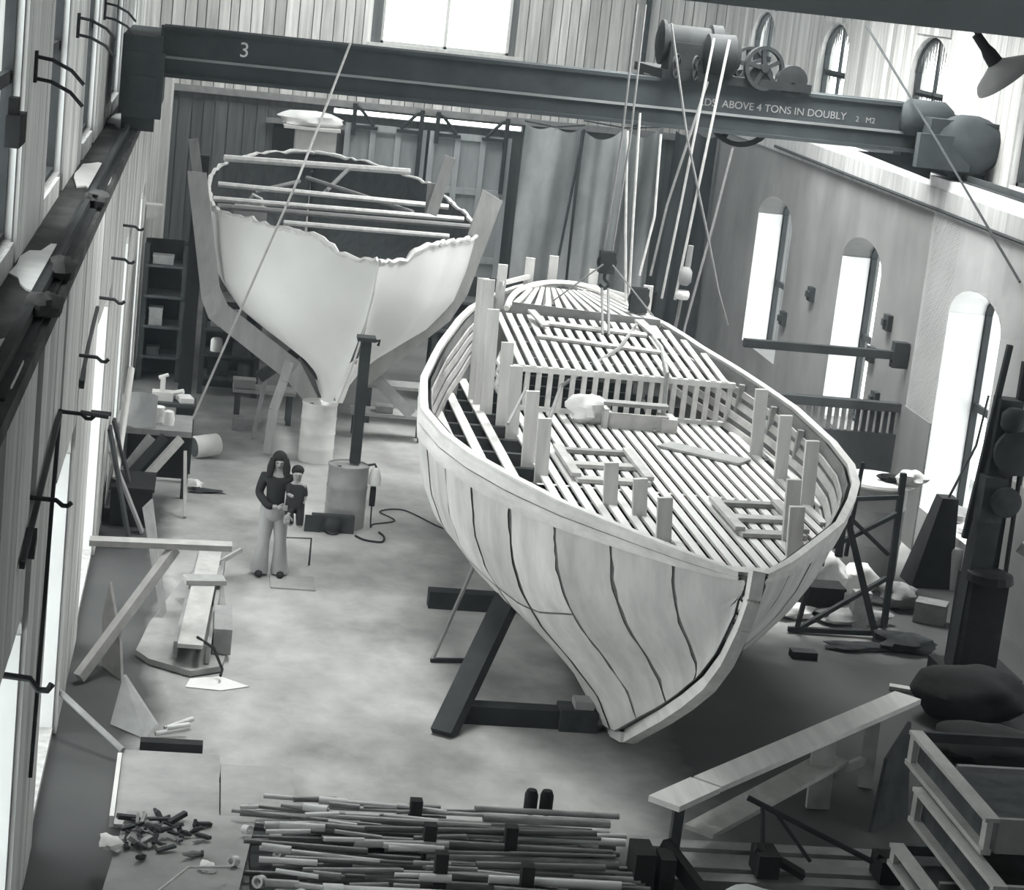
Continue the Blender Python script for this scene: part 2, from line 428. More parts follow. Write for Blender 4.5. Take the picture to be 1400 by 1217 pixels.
# back wall
bw = MB()
bw.box(-3, 3.93, Y1, Y1 + .4, 5.0, ZC); bw.box(7.13, 15, Y1, Y1 + .4, 5.0, ZC)
bw.box(3.93, 7.13, Y1, Y1 + .4, 5.0, 6.5); bw.box(3.93, 7.13, Y1, Y1 + .4, 8.6, ZC)
bw.box(-3, 2.95, Y1, Y1 + .4, 0, 5.0); bw.box(7.7, 15, Y1, Y1 + .4, 0, 5.0)
bw.box(2.95, 7.7, Y1 + .05, Y1 + .4, 0, 4.66); bw.box(2.95, 7.7, Y1, Y1 + .4, 4.8, 5.0)
wb = ST('wall_back', bw, 'plank_dark')
x = XLU
while x < XRU:
    wd = R.uniform(.2, .34)
    for z0, z1, ok in ((4.98, 9.6, not (x + wd > 3.9 and x < 7.16)), (4.98, 6.42, x + wd > 3.9 and x < 7.16)):
        if ok: piece('plank', 'plank', wb, (x + .012, Y1 - .035 - R.uniform(0, .02), z0), (min(x + wd, XRU) - .012, Y1, z1))
    x += wd
x = XL
while x < 2.9:
    wd = R.uniform(.25, .4); piece('plank', 'plank_dark', wb, (x + .012, Y1 - .03 - R.uniform(0, .02), .02), (min(x + wd, 2.92) - .012, Y1, 4.7)); x += wd
fw = MB(); fw.box(-3, 5, Y0 - .3, Y0, 0, ZC); fw.box(11, 15, Y0 - .3, Y0, 0, ZC); fw.box(5, 11, Y0 - .3, Y0, 0, 4.5); fw.box(5, 11, Y0 - .3, Y0, 8.5, ZC)
ST('wall_front', fw, 'plaster'); ST('window_front_added', MB().box(5, 11, Y0 - .2, Y0 - .18, 4.5, 8.5), 'glass')  # front window added behind the camera to brighten surfaces facing it
area('window_daylight_portal', (8, Y0 - .28, 6.5), (6, 4), 1, (0, 1, 0), portal=True)  # daylight through the added front window
ST('trim_back_sill', MB().box(3.6, 7.5, Y1 - .16, Y1, 6.36, 6.5), 'post')
ST('trim_back_post', MB().box(10.42, 10.56, Y1 - .14, Y1 - .05, 5.0, 9.5), 'steel')
ST('trim_back_girt', MB().box(XL, XR, Y1 - .2, Y1 - .05, 4.86, 5.02), 'greyboard')
# the bright pilaster where the left wall ends
ST('trim_pilaster_left', MB().box(XL, XL + .22, 51.0, 53.8, 0, ZL + .35), 'post')
# tie beam under the roof close to the camera
ST('trim_tie_beam', MB().box(-1.8, 12.7, 13.6, 14.0, 8.53, 9.1), 'beam')


# windows: frame, mullions, panes
def side_window(n, x, side, q, rise, tr, mull=True, paint=False):
    a, b, zs, zt = q; f = MB(); t = .06; d = .05
    sp = zt - rise; cy = (a + b) / 2; h = (b - a) / 2; k = 12
    arc = [(cy + h * math.cos(PI * i / k), sp + rise * math.sin(PI * i / k)) for i in range(k + 1)]
    for i in range(k): f.beam((x, *arc[i]), (x, *arc[i + 1]), d * 2, t * 2, up=(1, 0, 0))
    f.box(x - d, x + d, a, a + t * 1.3, zs, sp); f.box(x - d, x + d, b - t * 1.3, b, zs, sp); f.box(x - d, x + d, a, b, zs, zs + t)
    if mull: f.box(x - d * .6, x + d * .6, cy - .035, cy + .035, zs, zt)
    for z in tr: f.box(x - d * .6, x + d * .6, a, b, z - .06, z + .06)
    fr = ST('window_%d' % n, f, 'steel')
    top = lambda yy: sp + rise * math.sqrt(max(0, 1 - ((yy - cy) / h) ** 2))
    for ya, yb in ((a + .03, cy - .035), (cy + .035, b - .03)):
        za = zs + .03
        for z in list(tr) + [None]:
            ys_ = [ya + (yb - ya) * i / 6 for i in range(7)]
            P('pane', MB().grid([[(x + .012 * side, yy, za), (x + .012 * side, yy, z - .06 if z else top(yy))] for yy in ys_]), 'glass', fr)
            za = (z or 0) + .06
    if paint:  # ragged strip of paint and dirt hanging from the head of the panes
        m = MB(); nn = 15
        for i in range(nn):
            ya = a + (b - a) * i / nn; yb = a + (b - a) * (i + 1) / nn
            top = lambda yy: sp + rise * math.sqrt(max(0, 1 - ((yy - cy) / h) ** 2))
            lo = sp + R.uniform(-.25, .35) * (1 if i % 2 else .4)
            m.add([(x - .03 * side, ya, top(ya)), (x - .03 * side, yb, top(yb)), (x - .03 * side, (ya + yb) / 2, min(lo, top(ya), top(yb)))], [(0, 1, 2)])
            for z in tr:
                m.add([(x - .03 * side, ya, z), (x - .03 * side, yb, z), (x - .03 * side, (ya + yb) / 2, z - R.uniform(.08, .25))], [(0, 1, 2)])
        P('paint_edge', m, 'paint_strip', fr, kind='stuff')
    return fr


# jambs of the deep window openings, window light put into their white colour
for x0, x1, ws, rise in ((XR - .045, XR + .55, WR[:3], .5), (XR + .005, XR + .55, WR[3:], .5), (XL - .005, XL - .55, WL, .35), (XLU - .005, XLU - .08, WLU, .4)):
    for (a, b, zs, zt) in ws:
        ST('trim_reveal', MB().box(min(x0, x1), max(x0, x1), b - .025, b + .003, zs, zt - rise).box(min(x0, x1), max(x0, x1), a - .003, a + .025, zs, zt - rise), 'reveal')
wn = 1
for q in WR: side_window(wn, XR + .62, 1, q, .5, (2.5,)); portal(XR + .74, q[0], q[1], q[2], q[3], -1); wn += 1
for q in WRU: side_window(wn, XRU + .16, 1, q, .7, (7.2,), paint=q[0] > 30); portal(XRU + .28, q[0], q[1], q[2], q[3], -1); wn += 1
for q in WL: side_window(wn, XL - .62, -1, q, .35, (2.0,)); portal(XL - .74, q[0], q[1], q[2], q[3], 1); wn += 1
for q in WLU: side_window(wn, XLU - .12, -1, q, .4, (7.2,)); portal(XLU - .28, q[0], q[1], q[2], q[3], 1); wn += 1
f = MB()
for (a, b, c, d) in ((3.93, 4.0, 6.5, 8.6), (7.06, 7.13, 6.5, 8.6), (5.5, 5.58, 6.5, 8.6), (3.93, 7.13, 6.5, 6.56), (3.93, 7.13, 8.54, 8.6)): f.box(a, b, Y1 + .1, Y1 + .2, c, d)
fr = ST('window_back', f, 'post')
P('pane', MB().box(4.0, 5.5, Y1 + .14, Y1 + .15, 6.56, 8.54), 'glass', fr); P('pane', MB().box(5.58, 7.06, Y1 + .14, Y1 + .15, 6.56, 8.54), 'glass', fr)
area('window_daylight_portal', (5.53, Y1 + .35, 7.55), (3.2, 2.1), 1, (0, -1, 0), portal=True)
for (a, b, c, d) in RL: area('added_roof_portal', ((a + b) / 2, (c + d) / 2, ZC + .28), (b - a, d - c), 1, (0, 0, -1), portal=True)  # portals of the made-up roof openings


# sliding panel doors in the back wall
def panel_door(n, x0, x1, z1):
    y = Y1 - .12; fr = MB(); t = .14
    cols = 3; w_ = (x1 - x0 - t) / cols; zs = [0.02, 1.3, 3.0, z1]
    for i in range(cols + 1): fr.box(x0 + i * w_, x0 + i * w_ + t, y - .1, y, 0.02, z1)
    for z in zs: fr.box(x0, x1, y - .09, y, min(z, z1 - .16), min(z, z1 - .16) + .16)
    d = ST('door_%d' % n, fr, 'door')
    for i in range(cols):
        for a, b in zip(zs, zs[1:]):
            piece('panel', 'door_panel', d, (x0 + i * w_ + t - .02, y - .02, a + .1), (x0 + (i + 1) * w_ + .02, y + .01, b - .0))
    return d


d1 = panel_door(1, 3.25, 5.28, 4.5); d2 = panel_door(2, 5.36, 7.42, 4.5)
for d, xs in ((d1, (3.45, 5.12)), (d2, (5.52, 7.26))):
    for k, xx in enumerate(xs):
        sx = 1 if k == 0 else -1; y = Y1 - .26
        h = MB().box(xx - .05, xx + .05, y - .05, y + .05, 3.1 if k else 4.2, 4.98)
        h.tube([(xx, y, 4.92), (xx + sx * .15, y, 4.85), (xx + sx * .5, y, 4.47)], .045, 6)
        h.box(min(xx, xx + sx * .6), max(xx, xx + sx * .6), y - .04, y + .05, 4.38, 4.46)
        P('hanger', h, 'steel', d)
ST('door_3', MB().box(1.5, 2.05, Y1 - .14, Y1 - .06, 0, 4.3), 'black')  # black slab stands for the dark inside an open doorway
ST('trim_door_lintel', MB().box(1.3, 4.6, Y1 - .2, Y1 - .12, 4.3, 4.42), 'greyboard')

# partition and pipe rail of the enclosure against the right wall
pt = MB().box(9.85, 12.0, 35.0, 35.12, 0, 1.55); pt.box(9.85, 12.0, 34.94, 35.14, 1.95, 2.1)
pw = ST('wall_partition', pt, 'tarp_dark')
for i in range(17):
    xx = 9.88 + i * .125; piece('slat', 'greyboard' if i < 11 else 'dark', pw, (xx, 35.02, 1.55), (xx + .065, 35.08, 1.95))
ST('trim_rail_beam', MB().beam((9.12, 35, 2.92), (12.05, 35, 2.93), .14, .14), 'steel')
ST('trim_rail_bracket', MB().box(11.72, 11.98, 34.9, 35.1, 2.72, 3.16), 'steel')
# ------------------------------------------------------------------ near hull: framed double-ended boat with slatted deck
def zsheer(y): return ip(y, [19.9, 26.5, 29.5, 32, 34, 35.5], [3.05, 3.06, 3.2, 3.3, 3.48, 3.62])
def bsheer(y): return ip(y, [19.9, 20.2, 20.5, 21, 21.6, 22.3, 23.4, 24.3, 25.3, 26.6, 28.3, 29.6, 30.5, 32.3, 33.1, 34, 34.8, 35.3], [.06, .28, .5, .8, 1.15, 1.55, 2.0, 2.32, 2.55, 2.68, 2.58, 2.36, 2.2, 1.8, 1.55, 1.12, .6, .08])
def zkeel(y): return ip(y, [19.88, 19.93, 20.2, 20.6, 21.2, 21.85, 22.5, 23.1, 23.6, 31.5, 33.5, 34.9, 35.35], [3.0, 2.6, 2.15, 1.76, 1.35, .94, .56, .2, .08, .08, .8, 2.2, 3.45])
TM = [0, .1, .31, .45, .58, .72, .87, 1]; FM = [1, 1, .93, .84, .69, .44, .2, .085]; FE = [1, .96, .84, .7, .55, .36, .18, .07]
def xc(z, y=0): return 5.25 + .117 * z + ip(y, [27, 33], [0, .12])
def hullpt(y, t, side, off=0.0):
    k = max(0, 1 - abs(y - 26.5) / 7.0) ** .6
    zs, zk, b = zsheer(y), zkeel(y), bsheer(y)
    f = ip(t, TM, FM) * k + ip(t, TM, FE) * (1 - k)
    z = zs + (zk - zs) * t
    hb = max(.09 if t > .5 else .05, b * f)
    return Vector((xc(z, y) + side * (hb + off), y, z))
def smooth_t(n): return [i / n for i in range(n + 1)]

boat = T('slatted_hull', 'unfinished double-ended boat hull in bare panels with a slatted deck, nearest the camera', 'boat', (5.25, 27, 0))
yk = [19.92, 20.0, 20.2, 20.4, 20.7, 21, 21.4, 21.8, 22.3, 22.8, 23.4, 24, 24.6, 25.3, 26, 26.6, 27.4, 28.3, 29, 29.6, 30.3, 31, 31.6, 32.2, 32.8, 33.4, 34, 34.5, 34.9, 35.25]
ys = [v for a, b in zip(yk, yk[1:]) for v in (a, (a + b) / 2)] + [yk[-1]]
for nm, off, m in (('hull_core', 0.0, 'hull_seam'), ('inner_skin', -.1, 'hull_in')):
    mb = MB(True)
    for sd in (-1, 1):
        mb.grid([[hullpt(y, t, sd, off) if off == 0 or bsheer(y) > .3 else hullpt(y, t, sd, -.01) for t in smooth_t(22)] for y in ys])
    P(nm, mb, m, boat)
# skin panels: one strip between each two seams, split at the bilge
SEAM = [19.9, 20.7, 21.55, 22.4, 23.3, 24.2, 25.1, 26.05, 27.1, 28.2, 29.3, 30.5, 31.8, 33.2, 35.2]
for sd in (-1, 1):
    for i, (a, b) in enumerate(zip(SEAM, SEAM[1:])):
        cuts = [.115, .52, .995] if 3 <= i <= 8 else [.115, .995]
        for j, (t0, t1) in enumerate(zip(cuts, cuts[1:])):
            rows = []; nn = 14; o1 = R.uniform(.012, .03)
            for q in range(6):
                r = []
                for k in range(nn + 1):
                    t = t0 + (t1 - t0) * k / nn + (.004 if k == 0 and j else -.004 if k == nn and j == 0 and len(cuts) > 2 else 0)
                    y = a + (b - a) * q / 5
                    y += (.01 + R.uniform(0, .03) * (1 if a < 25 else .5)) * (1 if q == 0 else -1 if q == 5 else 0)
                    sl = -.55 * (t - .1) * (b - a) * 0  # seams follow the frames
                    e = o1 if 0 < q < 5 and 0 < k < nn else o1 * .7
                    r.append(hullpt(y + sl, t, sd, e))
                rows.append(r)
            P('hull_panel', MB(True).grid(rows), 'hull_panel', boat)
# sheer planks and cap
for sd in (-1, 1):
    for t0, t1, e in ((-.004, .052, .045), (.058, .118, .036)):
        rows = []
        for y in ys[1:]: rows.append([hullpt(y, t, sd, o + R.uniform(-.003, .003)) for t, o in ((t0, .0), (t0, e), ((t0 + t1) / 2, e + .004), (t1, e), (t1, .0))])
        P('sheer_plank', MB(True).grid(rows), 'sheer', boat)
    cap = []
    for y in ys[1:]:
        p = hullpt(y, 0, sd); wq = min(.05, bsheer(y) * .5)
        cap.append([p + Vector((sd * .05, 0, -.0)), p + Vector((sd * .05, 0, .03)), p + Vector((-sd * wq, 0, .03)), p + Vector((-sd * wq, 0, -.03))])
    P('rail_cap', MB().grid(cap), 'sheer', boat)
# stem post and keel shoe
for nm, off, wd, m in (('stem_post', .05, .11, 'sheer'),):
    prof = [(19.84, 3.12), (19.76, 2.85), (19.84, 2.55), (20.08, 2.12), (20.46, 1.73), (21.05, 1.32), (21.7, .92), (22.35, .55), (23.0, .18)]
    mb = MB()
    for (a, b) in zip(prof, prof[1:]): mb.beam((xc(a[1]), a[0] + .02, a[1]), (xc(b[1]), b[0] + .02, b[1]), .13, .15, up=(0, -1, 0))
    P(nm, mb, m, boat)
mb = MB(); prof = [(23.0, .18), (23.5, .06), (24.2, .06), (31.5, .06), (33.5, .74), (34.9, 2.15), (35.35, 3.4)]
for (a, b) in zip(prof, prof[1:]): mb.beam((xc(a[1]), a[0], a[1]), (xc(b[1]), b[0], b[1]), .22, .12)
P('keel_shoe', mb, 'hull_panel', boat)
P('stem_groove', MB().beam((xc(3.0) + .09, 19.9, 3.0), (xc(2.2) + .09, 20.12, 2.2), .06, .1, up=(0, -1, 0)).beam((xc(2.2) + .09, 20.12, 2.2), (xc(1.2) + .09, 21.35, 1.2), .06, .1, up=(0, -1, 0)), 'hull_seam', boat)

def inside(x, y, z, m=.14):
    t = (zsheer(y) - z) / max(.1, zsheer(y) - zkeel(y))
    return 0 <= t < 1 and hullpt(y, t, -1).x + m < x < hullpt(y, t, 1).x - m
def run(x, z, ya, yb, m=.14):
    yy = [ya + (yb - ya) * i / 200 for i in range(201)]; ok = [y for y in yy if inside(x, y, z, m)]
    return (ok[0], ok[-1]) if ok else None
ZD = 2.5
n = 0
for i in range(21):  # main deck battens
    x = 4.43 + i * .1625; r = run(x, ZD, 19.9, 29.88)
    if r and r[1] - r[0] > .3:
        P('deck_batten', MB().box(x - .05, x + .05, r[0], r[1], ZD - .03 + R.uniform(-.004, .004), ZD + .005), 'slat', boat)
for xs in ((3.12, 3.42, 3.72, 4.03), (7.93, 8.08, 8.22)):  # side deck battens
    for x in xs:
        r = run(x, ZD, 22, 33.2, .08)
        if r: P('side_batten', MB().box(x - .065, x + .065, r[0], r[1], ZD - .03, ZD), 'slat', boat)
for y in np.arange(20.8, 34.0, .8):  # beams under the deck
    xs = [x for x in np.arange(2.8, 8.5, .05) if inside(x, y, ZD - .15, .1)]
    if xs: P('deck_beam', MB().box(xs[0], xs[-1], y - .05, y + .05, ZD - .2, ZD - .035), 'dark', boat)
P('cross_batten', MB().box(4.3, 7.8, 25.55, 25.62, ZD - .1, ZD - .03), 'slat', boat)
# near-end deck cover: short breasthook between the rails
P('breasthook', MB().prism([(xc(3) - .55, 20.75, 2.86), (xc(3), 20.02, 2.86), (xc(3) + .55, 20.75, 2.86)], (0, 0, .06)), 'sheer', boat)
# cabin front of upright slats and its roof battens
for i in range(20):
    x = 4.55 + i * .165
    P('cabin_upright', MB().box(x - .035, x + .035, 29.9, 29.96, ZD, 3.1), 'slat', boat)
P('cabin_header', MB().box(4.5, 7.75, 29.88, 29.98, 3.06, 3.14), 'slat', boat)
P('cabin_sill', MB().box(4.5, 7.75, 29.86, 29.96, ZD, ZD + .06), 'slat', boat)
def zroof(y): return 3.12 + (y - 29.9) * .08
for i in range(19):
    x = 4.62 + i * .165; r = run(x, 3.0, 29.9, 32.95, .05)
    if r and r[0] < 30.2: P('roof_batten', MB().beam((x, r[0], zroof(r[0]) + .02), (x, r[1], zroof(r[1]) + .02), .09, .03), 'slat', boat)
for y in (30.5, 31.4, 32.3): P('roof_beam', MB().box(4.75, 7.3, y - .04, y + .04, zroof(y) - .12, zroof(y) - .005), 'hull_in', boat)
for z in (2.6, 2.78, 2.96):  # curved ribs along the left cabin side
    P('cabin_side_rib', MB().tube([(4.5, 29.9, z), (4.42, 30.4, z), (4.42, 31, z), (4.55, 31.6, z + .05), (4.8, 32.1, z + .12)], .035, 6), 'slat', boat)
# step: wide grey cross board, then the fanned fore-deck battens
P('step_board', MB().beam((4.83, 33.0, 3.42), (7.2, 33.0, 3.34), .05, .3), 'step', boat)
for i in range(13):
    u = i / 12; xa = 4.86 + u * 2.25; xb = 5.35 + u * 1.0
    P('foredeck_batten', MB().beam((xa, 33.06, 3.5 - .05 * u), (xb, 34.45, 3.62), .1, .03, w2=.06), 'slat', boat)
P('foredeck_rim', MB(True).tube(smooth([(4.75, 33.0, 3.46), (4.9, 33.6, 3.56), (5.2, 34.2, 3.64), (5.7, 34.6, 3.7), (6.25, 34.5, 3.7), (6.75, 33.9, 3.6), (7.2, 33.0, 3.4)], 4), .05, 6), 'sheer', boat)
# upright frame posts standing in the deck gaps
for (x, y, zt, zb) in ((4.02, 30.4, 4.27, 2.3), (4.06, 30.1, 4.3, 2.3), (4.1, 29.6, 3.96, 2.3), (4.25, 28.9, 3.63, 2.2), (4.3, 28.2, 3.44, 2.2), (4.3, 26.59, 3.43, 2.2), (4.38, 25.92, 3.23, 2.2), (5.03, 24.66, 3.02, 2.4), (5.31, 24.23, 2.95, 2.4), (5.38, 23.13, 3.01, 2.4),
                       (7.68, 28.11, 3.42, 2.2), (7.68, 26.76, 3.35, 2.2), (7.68, 25.42, 3.32, 2.2), (6.96, 23.54, 3.24, 2.3), (6.82, 22.8, 3.1, 2.3)):
    P('frame_post', MB().beam((x + .03, y, zb), (x - .02, y, zt), .17, .07, up=(0, 1, 0)), 'post', boat)
for (x, y, zt) in ((4.75, 33.9, 4.02), (5.3, 34.7, 4.06), (5.72, 34.9, 4.1), (6.35, 34.6, 3.98), (7.1, 33.7, 3.92)):
    P('frame_post', MB().beam((x, y, 3.3), (x, y, zt), .15, .06, up=(0, 1, 0)), 'post', boat)
P('frame_tie', MB().beam((4.75, 33.85, 3.72), (5.3, 34.65, 3.76), .05, .07), 'slat', boat)
P('frame_tie', MB().beam((6.35, 34.55, 3.7), (7.1, 33.65, 3.66), .05, .07), 'slat', boat)
for sd in (-1, 1):  # battens along the inside of the bulwarks
    for t in (.05, .1, .15, .2):
        mb = MB(True); yq = [21.4 + .5 * i for i in range(25)]
        mb.grid([[hullpt(y, t, sd, -.115), hullpt(y, t, sd, -.14), hullpt(y, t + .028, sd, -.14), hullpt(y, t + .028, sd, -.115)] for y in yq])
        P('ceiling_batten', mb, 'board', boat)
# bulwark stanchions on the far side
for y in (27.4, 28.6, 29.8, 30.9):
    p = hullpt(y, .02, 1, -.17); P('bulwark_stanchion', MB().beam(p, p + Vector((-.05, 0, -.75)), .08, .08), 'greyboard', boat)

# loose boards and frames lying on the deck
def deckframe(name, label, x0, x1, y0, y1, skew):
    t = T(name, label, 'frame', ((x0 + x1) / 2, (y0 + y1) / 2, ZD + .01))
    z = ZD + .04
    P('cross_board', MB().beam((x0, y1, z), (x1, y1 + skew, z), .14, .05), 'greyboard', t)
    P('cross_board', MB().beam((x0 + .05, (y0 + y1) / 2, z), (x1, (y0 + y1) / 2 + skew, z), .2, .05), 'board', t)
    P('cross_board', MB().beam((x0, y0, z), (x1, y0 + skew, z), .2, .05), 'board', t)
    P('side_board', MB().beam((x0, y0, z + .05), (x0, y1, z + .05), .12, .05), 'board', t)
    P('side_board', MB().beam((x1, y0 + skew, z + .05), (x1, y1 + skew, z + .05), .12, .05), 'board', t)
deckframe('hatch_frame', 'pale wooden hatch frame lying on the left of the slatted deck', 4.8, 5.75, 25.7, 27.3, .1)
deckframe('hatch_frame', 'pale wooden hatch frame on the deck beside the two right-hand posts near the stem', 6.4, 7.2, 23.6, 25.0, .1)
S('loose_board', MB().beam((6.42, 28.2, ZD + .03), (7.38, 27.45, ZD + .03), .4, .03), 'greyboard', 'grey board lying askew on the right half of the slatted deck', 'board')
S('loose_board', MB().beam((4.1, 27.2, ZD + .35), (4.5, 28.5, ZD + .62), .03, .03), 'greyboard', 'thin grey batten leaning between the left deck posts', 'board')
bx = T('deck_bench', 'low plank bench on the deck in front of the cabin slats', 'bench', (6.2, 29.3, ZD))
P('top_board', MB().beam((5.75, 29.45, ZD + .3), (6.7, 29.45, ZD + .3), .22, .05), 'greyboard', bx)
P('front_board', MB().beam((5.7, 29.1, ZD + .12), (6.65, 29.1, ZD + .12), .04, .22), 'board', bx)
P('end_board', MB().box(6.55, 6.78, 29.05, 29.5, ZD + .005, ZD + .2), 'board', bx); P('end_board', MB().box(5.72, 5.78, 29.05, 29.5, ZD + .005, ZD + .28), 'board', bx)
S('cloth_bundle', MB(True).blob((5.55, 29.35, ZD + .2), (.26, .25, .21), 3, 14, 9, .4), 'white', 'crumpled white cloth bundle at the end of the deck bench', 'cloth')
for (a, b, w_, lb) in (((5.05, 31.55, 3.31), (6.9, 31.2, 3.28), .22, 'long pale board laid across the cabin roof battens'), ((5.3, 32.4, 3.38), (6.85, 32.2, 3.36), .28, 'wide grey board on the cabin roof below the step'),
                       ((5.1, 32.75, 3.5), (5.25, 32.1, 3.38), .12, 'short pale offcut leaning at the left of the cabin roof'), ((6.8, 32.7, 3.5), (7.05, 32.1, 3.33), .16, 'short pale offcut leaning at the right of the cabin roof')):
    S('loose_board', MB().beam(a, b, w_, .035), 'board', lb, 'board')

# shores that hold the near hull
S('timber_shore', MB().beam((3.14, 23.2, .0), (3.92, 24.5, 1.28), .26, .2), 'steel', 'thick dark timber shore leaning up against the left bilge of the slatted hull', 'timber')
cr = T('sleeper_beam', 'dark sleeper beam on the floor running under the slatted hull keel', 'timber', (4.0, 23.75, 0))
P('beam', MB().box(3.3, 4.6, 23.62, 23.86, .0, .22), 'steel', cr); P('packing_block', MB().box(4.55, 5.0, 23.55, 23.9, .0, .26), 'dark', cr)
S('packing_block', MB().box(4.72, 4.95, 23.6, 23.85, .265, .36), 'greyboard', 'small grey block on the sleeper beam end by the keel', 'block')
S('timber_beam', MB().box(3.42, 4.6, 28.1, 28.35, 0, .24), 'steel', 'short dark timber beam lying on the floor behind the leaning shore', 'timber')
rd = T('prop_rod', 'thin pale metal prop from the floor to the left side of the slatted hull', 'prop', (3.26, 25.8, 0))
P('rod', MB().tube([(3.26, 25.8, .03), (3.75, 26.4, 1.15)], .03, 6), 'greyboard', rd); P('foot', MB().beam((3.24, 25.8, .03), (3.95, 25.9, .03), .06, .05), 'steel', rd)
# ------------------------------------------------------------------ far hull: white moulded shell in its wooden mould frame
def b2c(y): return ip(y, [34.5, 36, 49.5], [2.82, 2.5, 2.35])
Y2 = [34.5, 34.58, 34.7, 34.85, 35.0, 35.3, 35.7, 36.2, 36.8, 37.6, 38.6, 40, 41.5, 43, 44.5, 46, 47.2, 48.2, 49.0, 49.5]
def b2b(y): return ip(y, [34.5, 34.7, 34.9, 35.1, 35.4, 35.8, 36.4, 36.9, 37.3, 38.5, 40.5, 43, 45, 46.5, 48, 49, 49.5], [.02, .3, .65, .95, 1.22, 1.48, 1.84, 2.1, 2.26, 2.38, 2.42, 2.38, 2.2, 1.9, 1.35, .7, .0])
def b2k(y): return ip(y, [34.5, 34.7, 35.1, 35.6, 36.3, 46, 48, 49, 49.5], [3.3, 2.7, 1.9, 1.2, 1.06, 1.06, 1.6, 2.6, 3.4])
def b2z(y): return ip(y, [34.5, 34.85, 35.05, 36, 37.5, 43, 49.5], [3.84, 3.86, 4.06, 4.06, 4.02, 3.98, 4.08])
TB = [0, .2, .4, .55, .68, .78, .86, .93, 1]; FB = [1, .97, .9, .75, .5, .26, .13, .075, .06]; FBE = [1, .93, .82, .66, .47, .3, .17, .1, .07]
RG = [R.uniform(-1, 1) for _ in range(400)]
def b2pt(y, t, sd, off=0.0, rag=0.0):
    k = min(1, max(0, (y - 34.5) / 1.8)) * min(1, max(.3, (49.5 - y) / 4))
    f = ip(t, TB, FB) * k + ip(t, TB, FBE) * (1 - k)
    zs = b2z(y) + rag; zk = b2k(y)
    return Vector((b2c(y) + (zs + (zk - zs) * t - 4) * .05 + sd * max(ip(y, [34.5, 35.6, 36.4, 47, 49.5], [.012, .02, .1, .1, .0]) if t > .6 else .0, b2b(y) * f + off), y, zs + (zk - zs) * t))
hull = T('white_hull', 'smooth white boat hull shell with a ragged open top, standing behind the drums', 'boat', (2.5, 41, 0))
yy2 = []
for a, b in zip(Y2, Y2[1:]):
    nn = 3 if b - a < .3 else 5
    yy2 += [a + (b - a) * i / nn for i in range(nn)]
yy2.append(Y2[-1])
for sd in (-1, 1):
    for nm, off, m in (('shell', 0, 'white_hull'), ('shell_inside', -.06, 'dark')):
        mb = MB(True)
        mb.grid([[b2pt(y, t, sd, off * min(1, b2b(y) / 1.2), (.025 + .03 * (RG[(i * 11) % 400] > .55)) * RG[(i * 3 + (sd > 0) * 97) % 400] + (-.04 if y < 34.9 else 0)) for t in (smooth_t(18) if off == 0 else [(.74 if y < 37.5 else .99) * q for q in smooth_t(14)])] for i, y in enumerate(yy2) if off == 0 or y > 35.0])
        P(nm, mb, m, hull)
    # rough laminate lap along the rim
    mb = MB(True); pts = [b2pt(y, 0, sd, .0, (.025 + .03 * (RG[(i * 11) % 400] > .55)) * RG[(i * 3 + (sd > 0) * 97) % 400] + (-.04 if y < 34.9 else 0)) for i, y in enumerate(yy2)]
    mb.tube(pts, [.028 + .03 * abs(RG[(i * 7) % 400]) for i in range(len(pts))], 6)
    P('rim_lap', mb, 'ragged', hull)
mb = MB(); prof = [(34.5, 3.8), (34.51, 3.3), (34.7, 2.7), (35.1, 1.9), (35.6, 1.2), (36.3, 1.06)]
for a, b in zip(prof, prof[1:]): mb.beam((b2c(a[0]) + (a[1] - 4) * .05, a[0], a[1]), (b2c(b[0]) + (b[1] - 4) * .05, b[0], b[1]), .03, .04, up=(0, -1, 0))
P('stem_edge', mb, 'white_hull', hull)
# rods and braces across the open top: each can be lifted off
def rod(pts, r, label, m='ragged'):
    S('cross_rod', MB().tube(pts, r, 7), m, label, 'rod')
rod([(.3, 45.3, 4.16), (4.25, 46.2, 4.16)], .075, 'thick white batten across the far end of the white hull, rearmost of the rods')
rod([(.2, 41.4, 4.04), (4.6, 41.2, 4.04)], .055, 'second rod from the back across the open white hull')
rod([(.12, 39.0, 4.04), (4.7, 39.4, 4.04)], .05, 'third rod from the back across the open white hull')
rod([(.2, 37.6, 4.08), (4.7, 38.0, 4.08)], .05, 'fourth rod from the back across the white hull, second from the bow', 'rope_grey')
rod([(1.3, 36.0, 4.1), (4.1, 36.2, 4.1)], .045, 'short rod nearest the bow of the white hull')
rod([(2.0, 44.5, 4.0), (3.9, 41.0, 3.9)], .045, 'slanting grey brace inside the white hull', 'rope_grey')
rod([(2.9, 45.6, 4.15), (2.3, 43.5, 3.8)], .045, 'short slanting brace near the far end of the white hull', 'rope_grey')
rod([(.9, 41.9, 3.9), (1.8, 43.2, 4.05)], .04, 'short left brace inside the white hull', 'rope_grey')
ar = MB(); ar.tube([(.7, 40.3, 3.3), (.72, 40.2, 3.8), (.85, 40.1, 4.05), (1.0, 40, 4.0), (1.08, 40, 3.6)], .035, 7)
S('bent_strap', ar, 'ragged', 'bent white strap sticking up inside the left of the white hull', 'strap')
S('inside_box', MB().box(.5, 1.1, 39.0, 39.5, 3.4, 3.9).box(.52, 1.08, 39.02, 39.48, 3.9, 3.93), 'drum_grey', 'grey box inside the left side of the white hull', 'box')
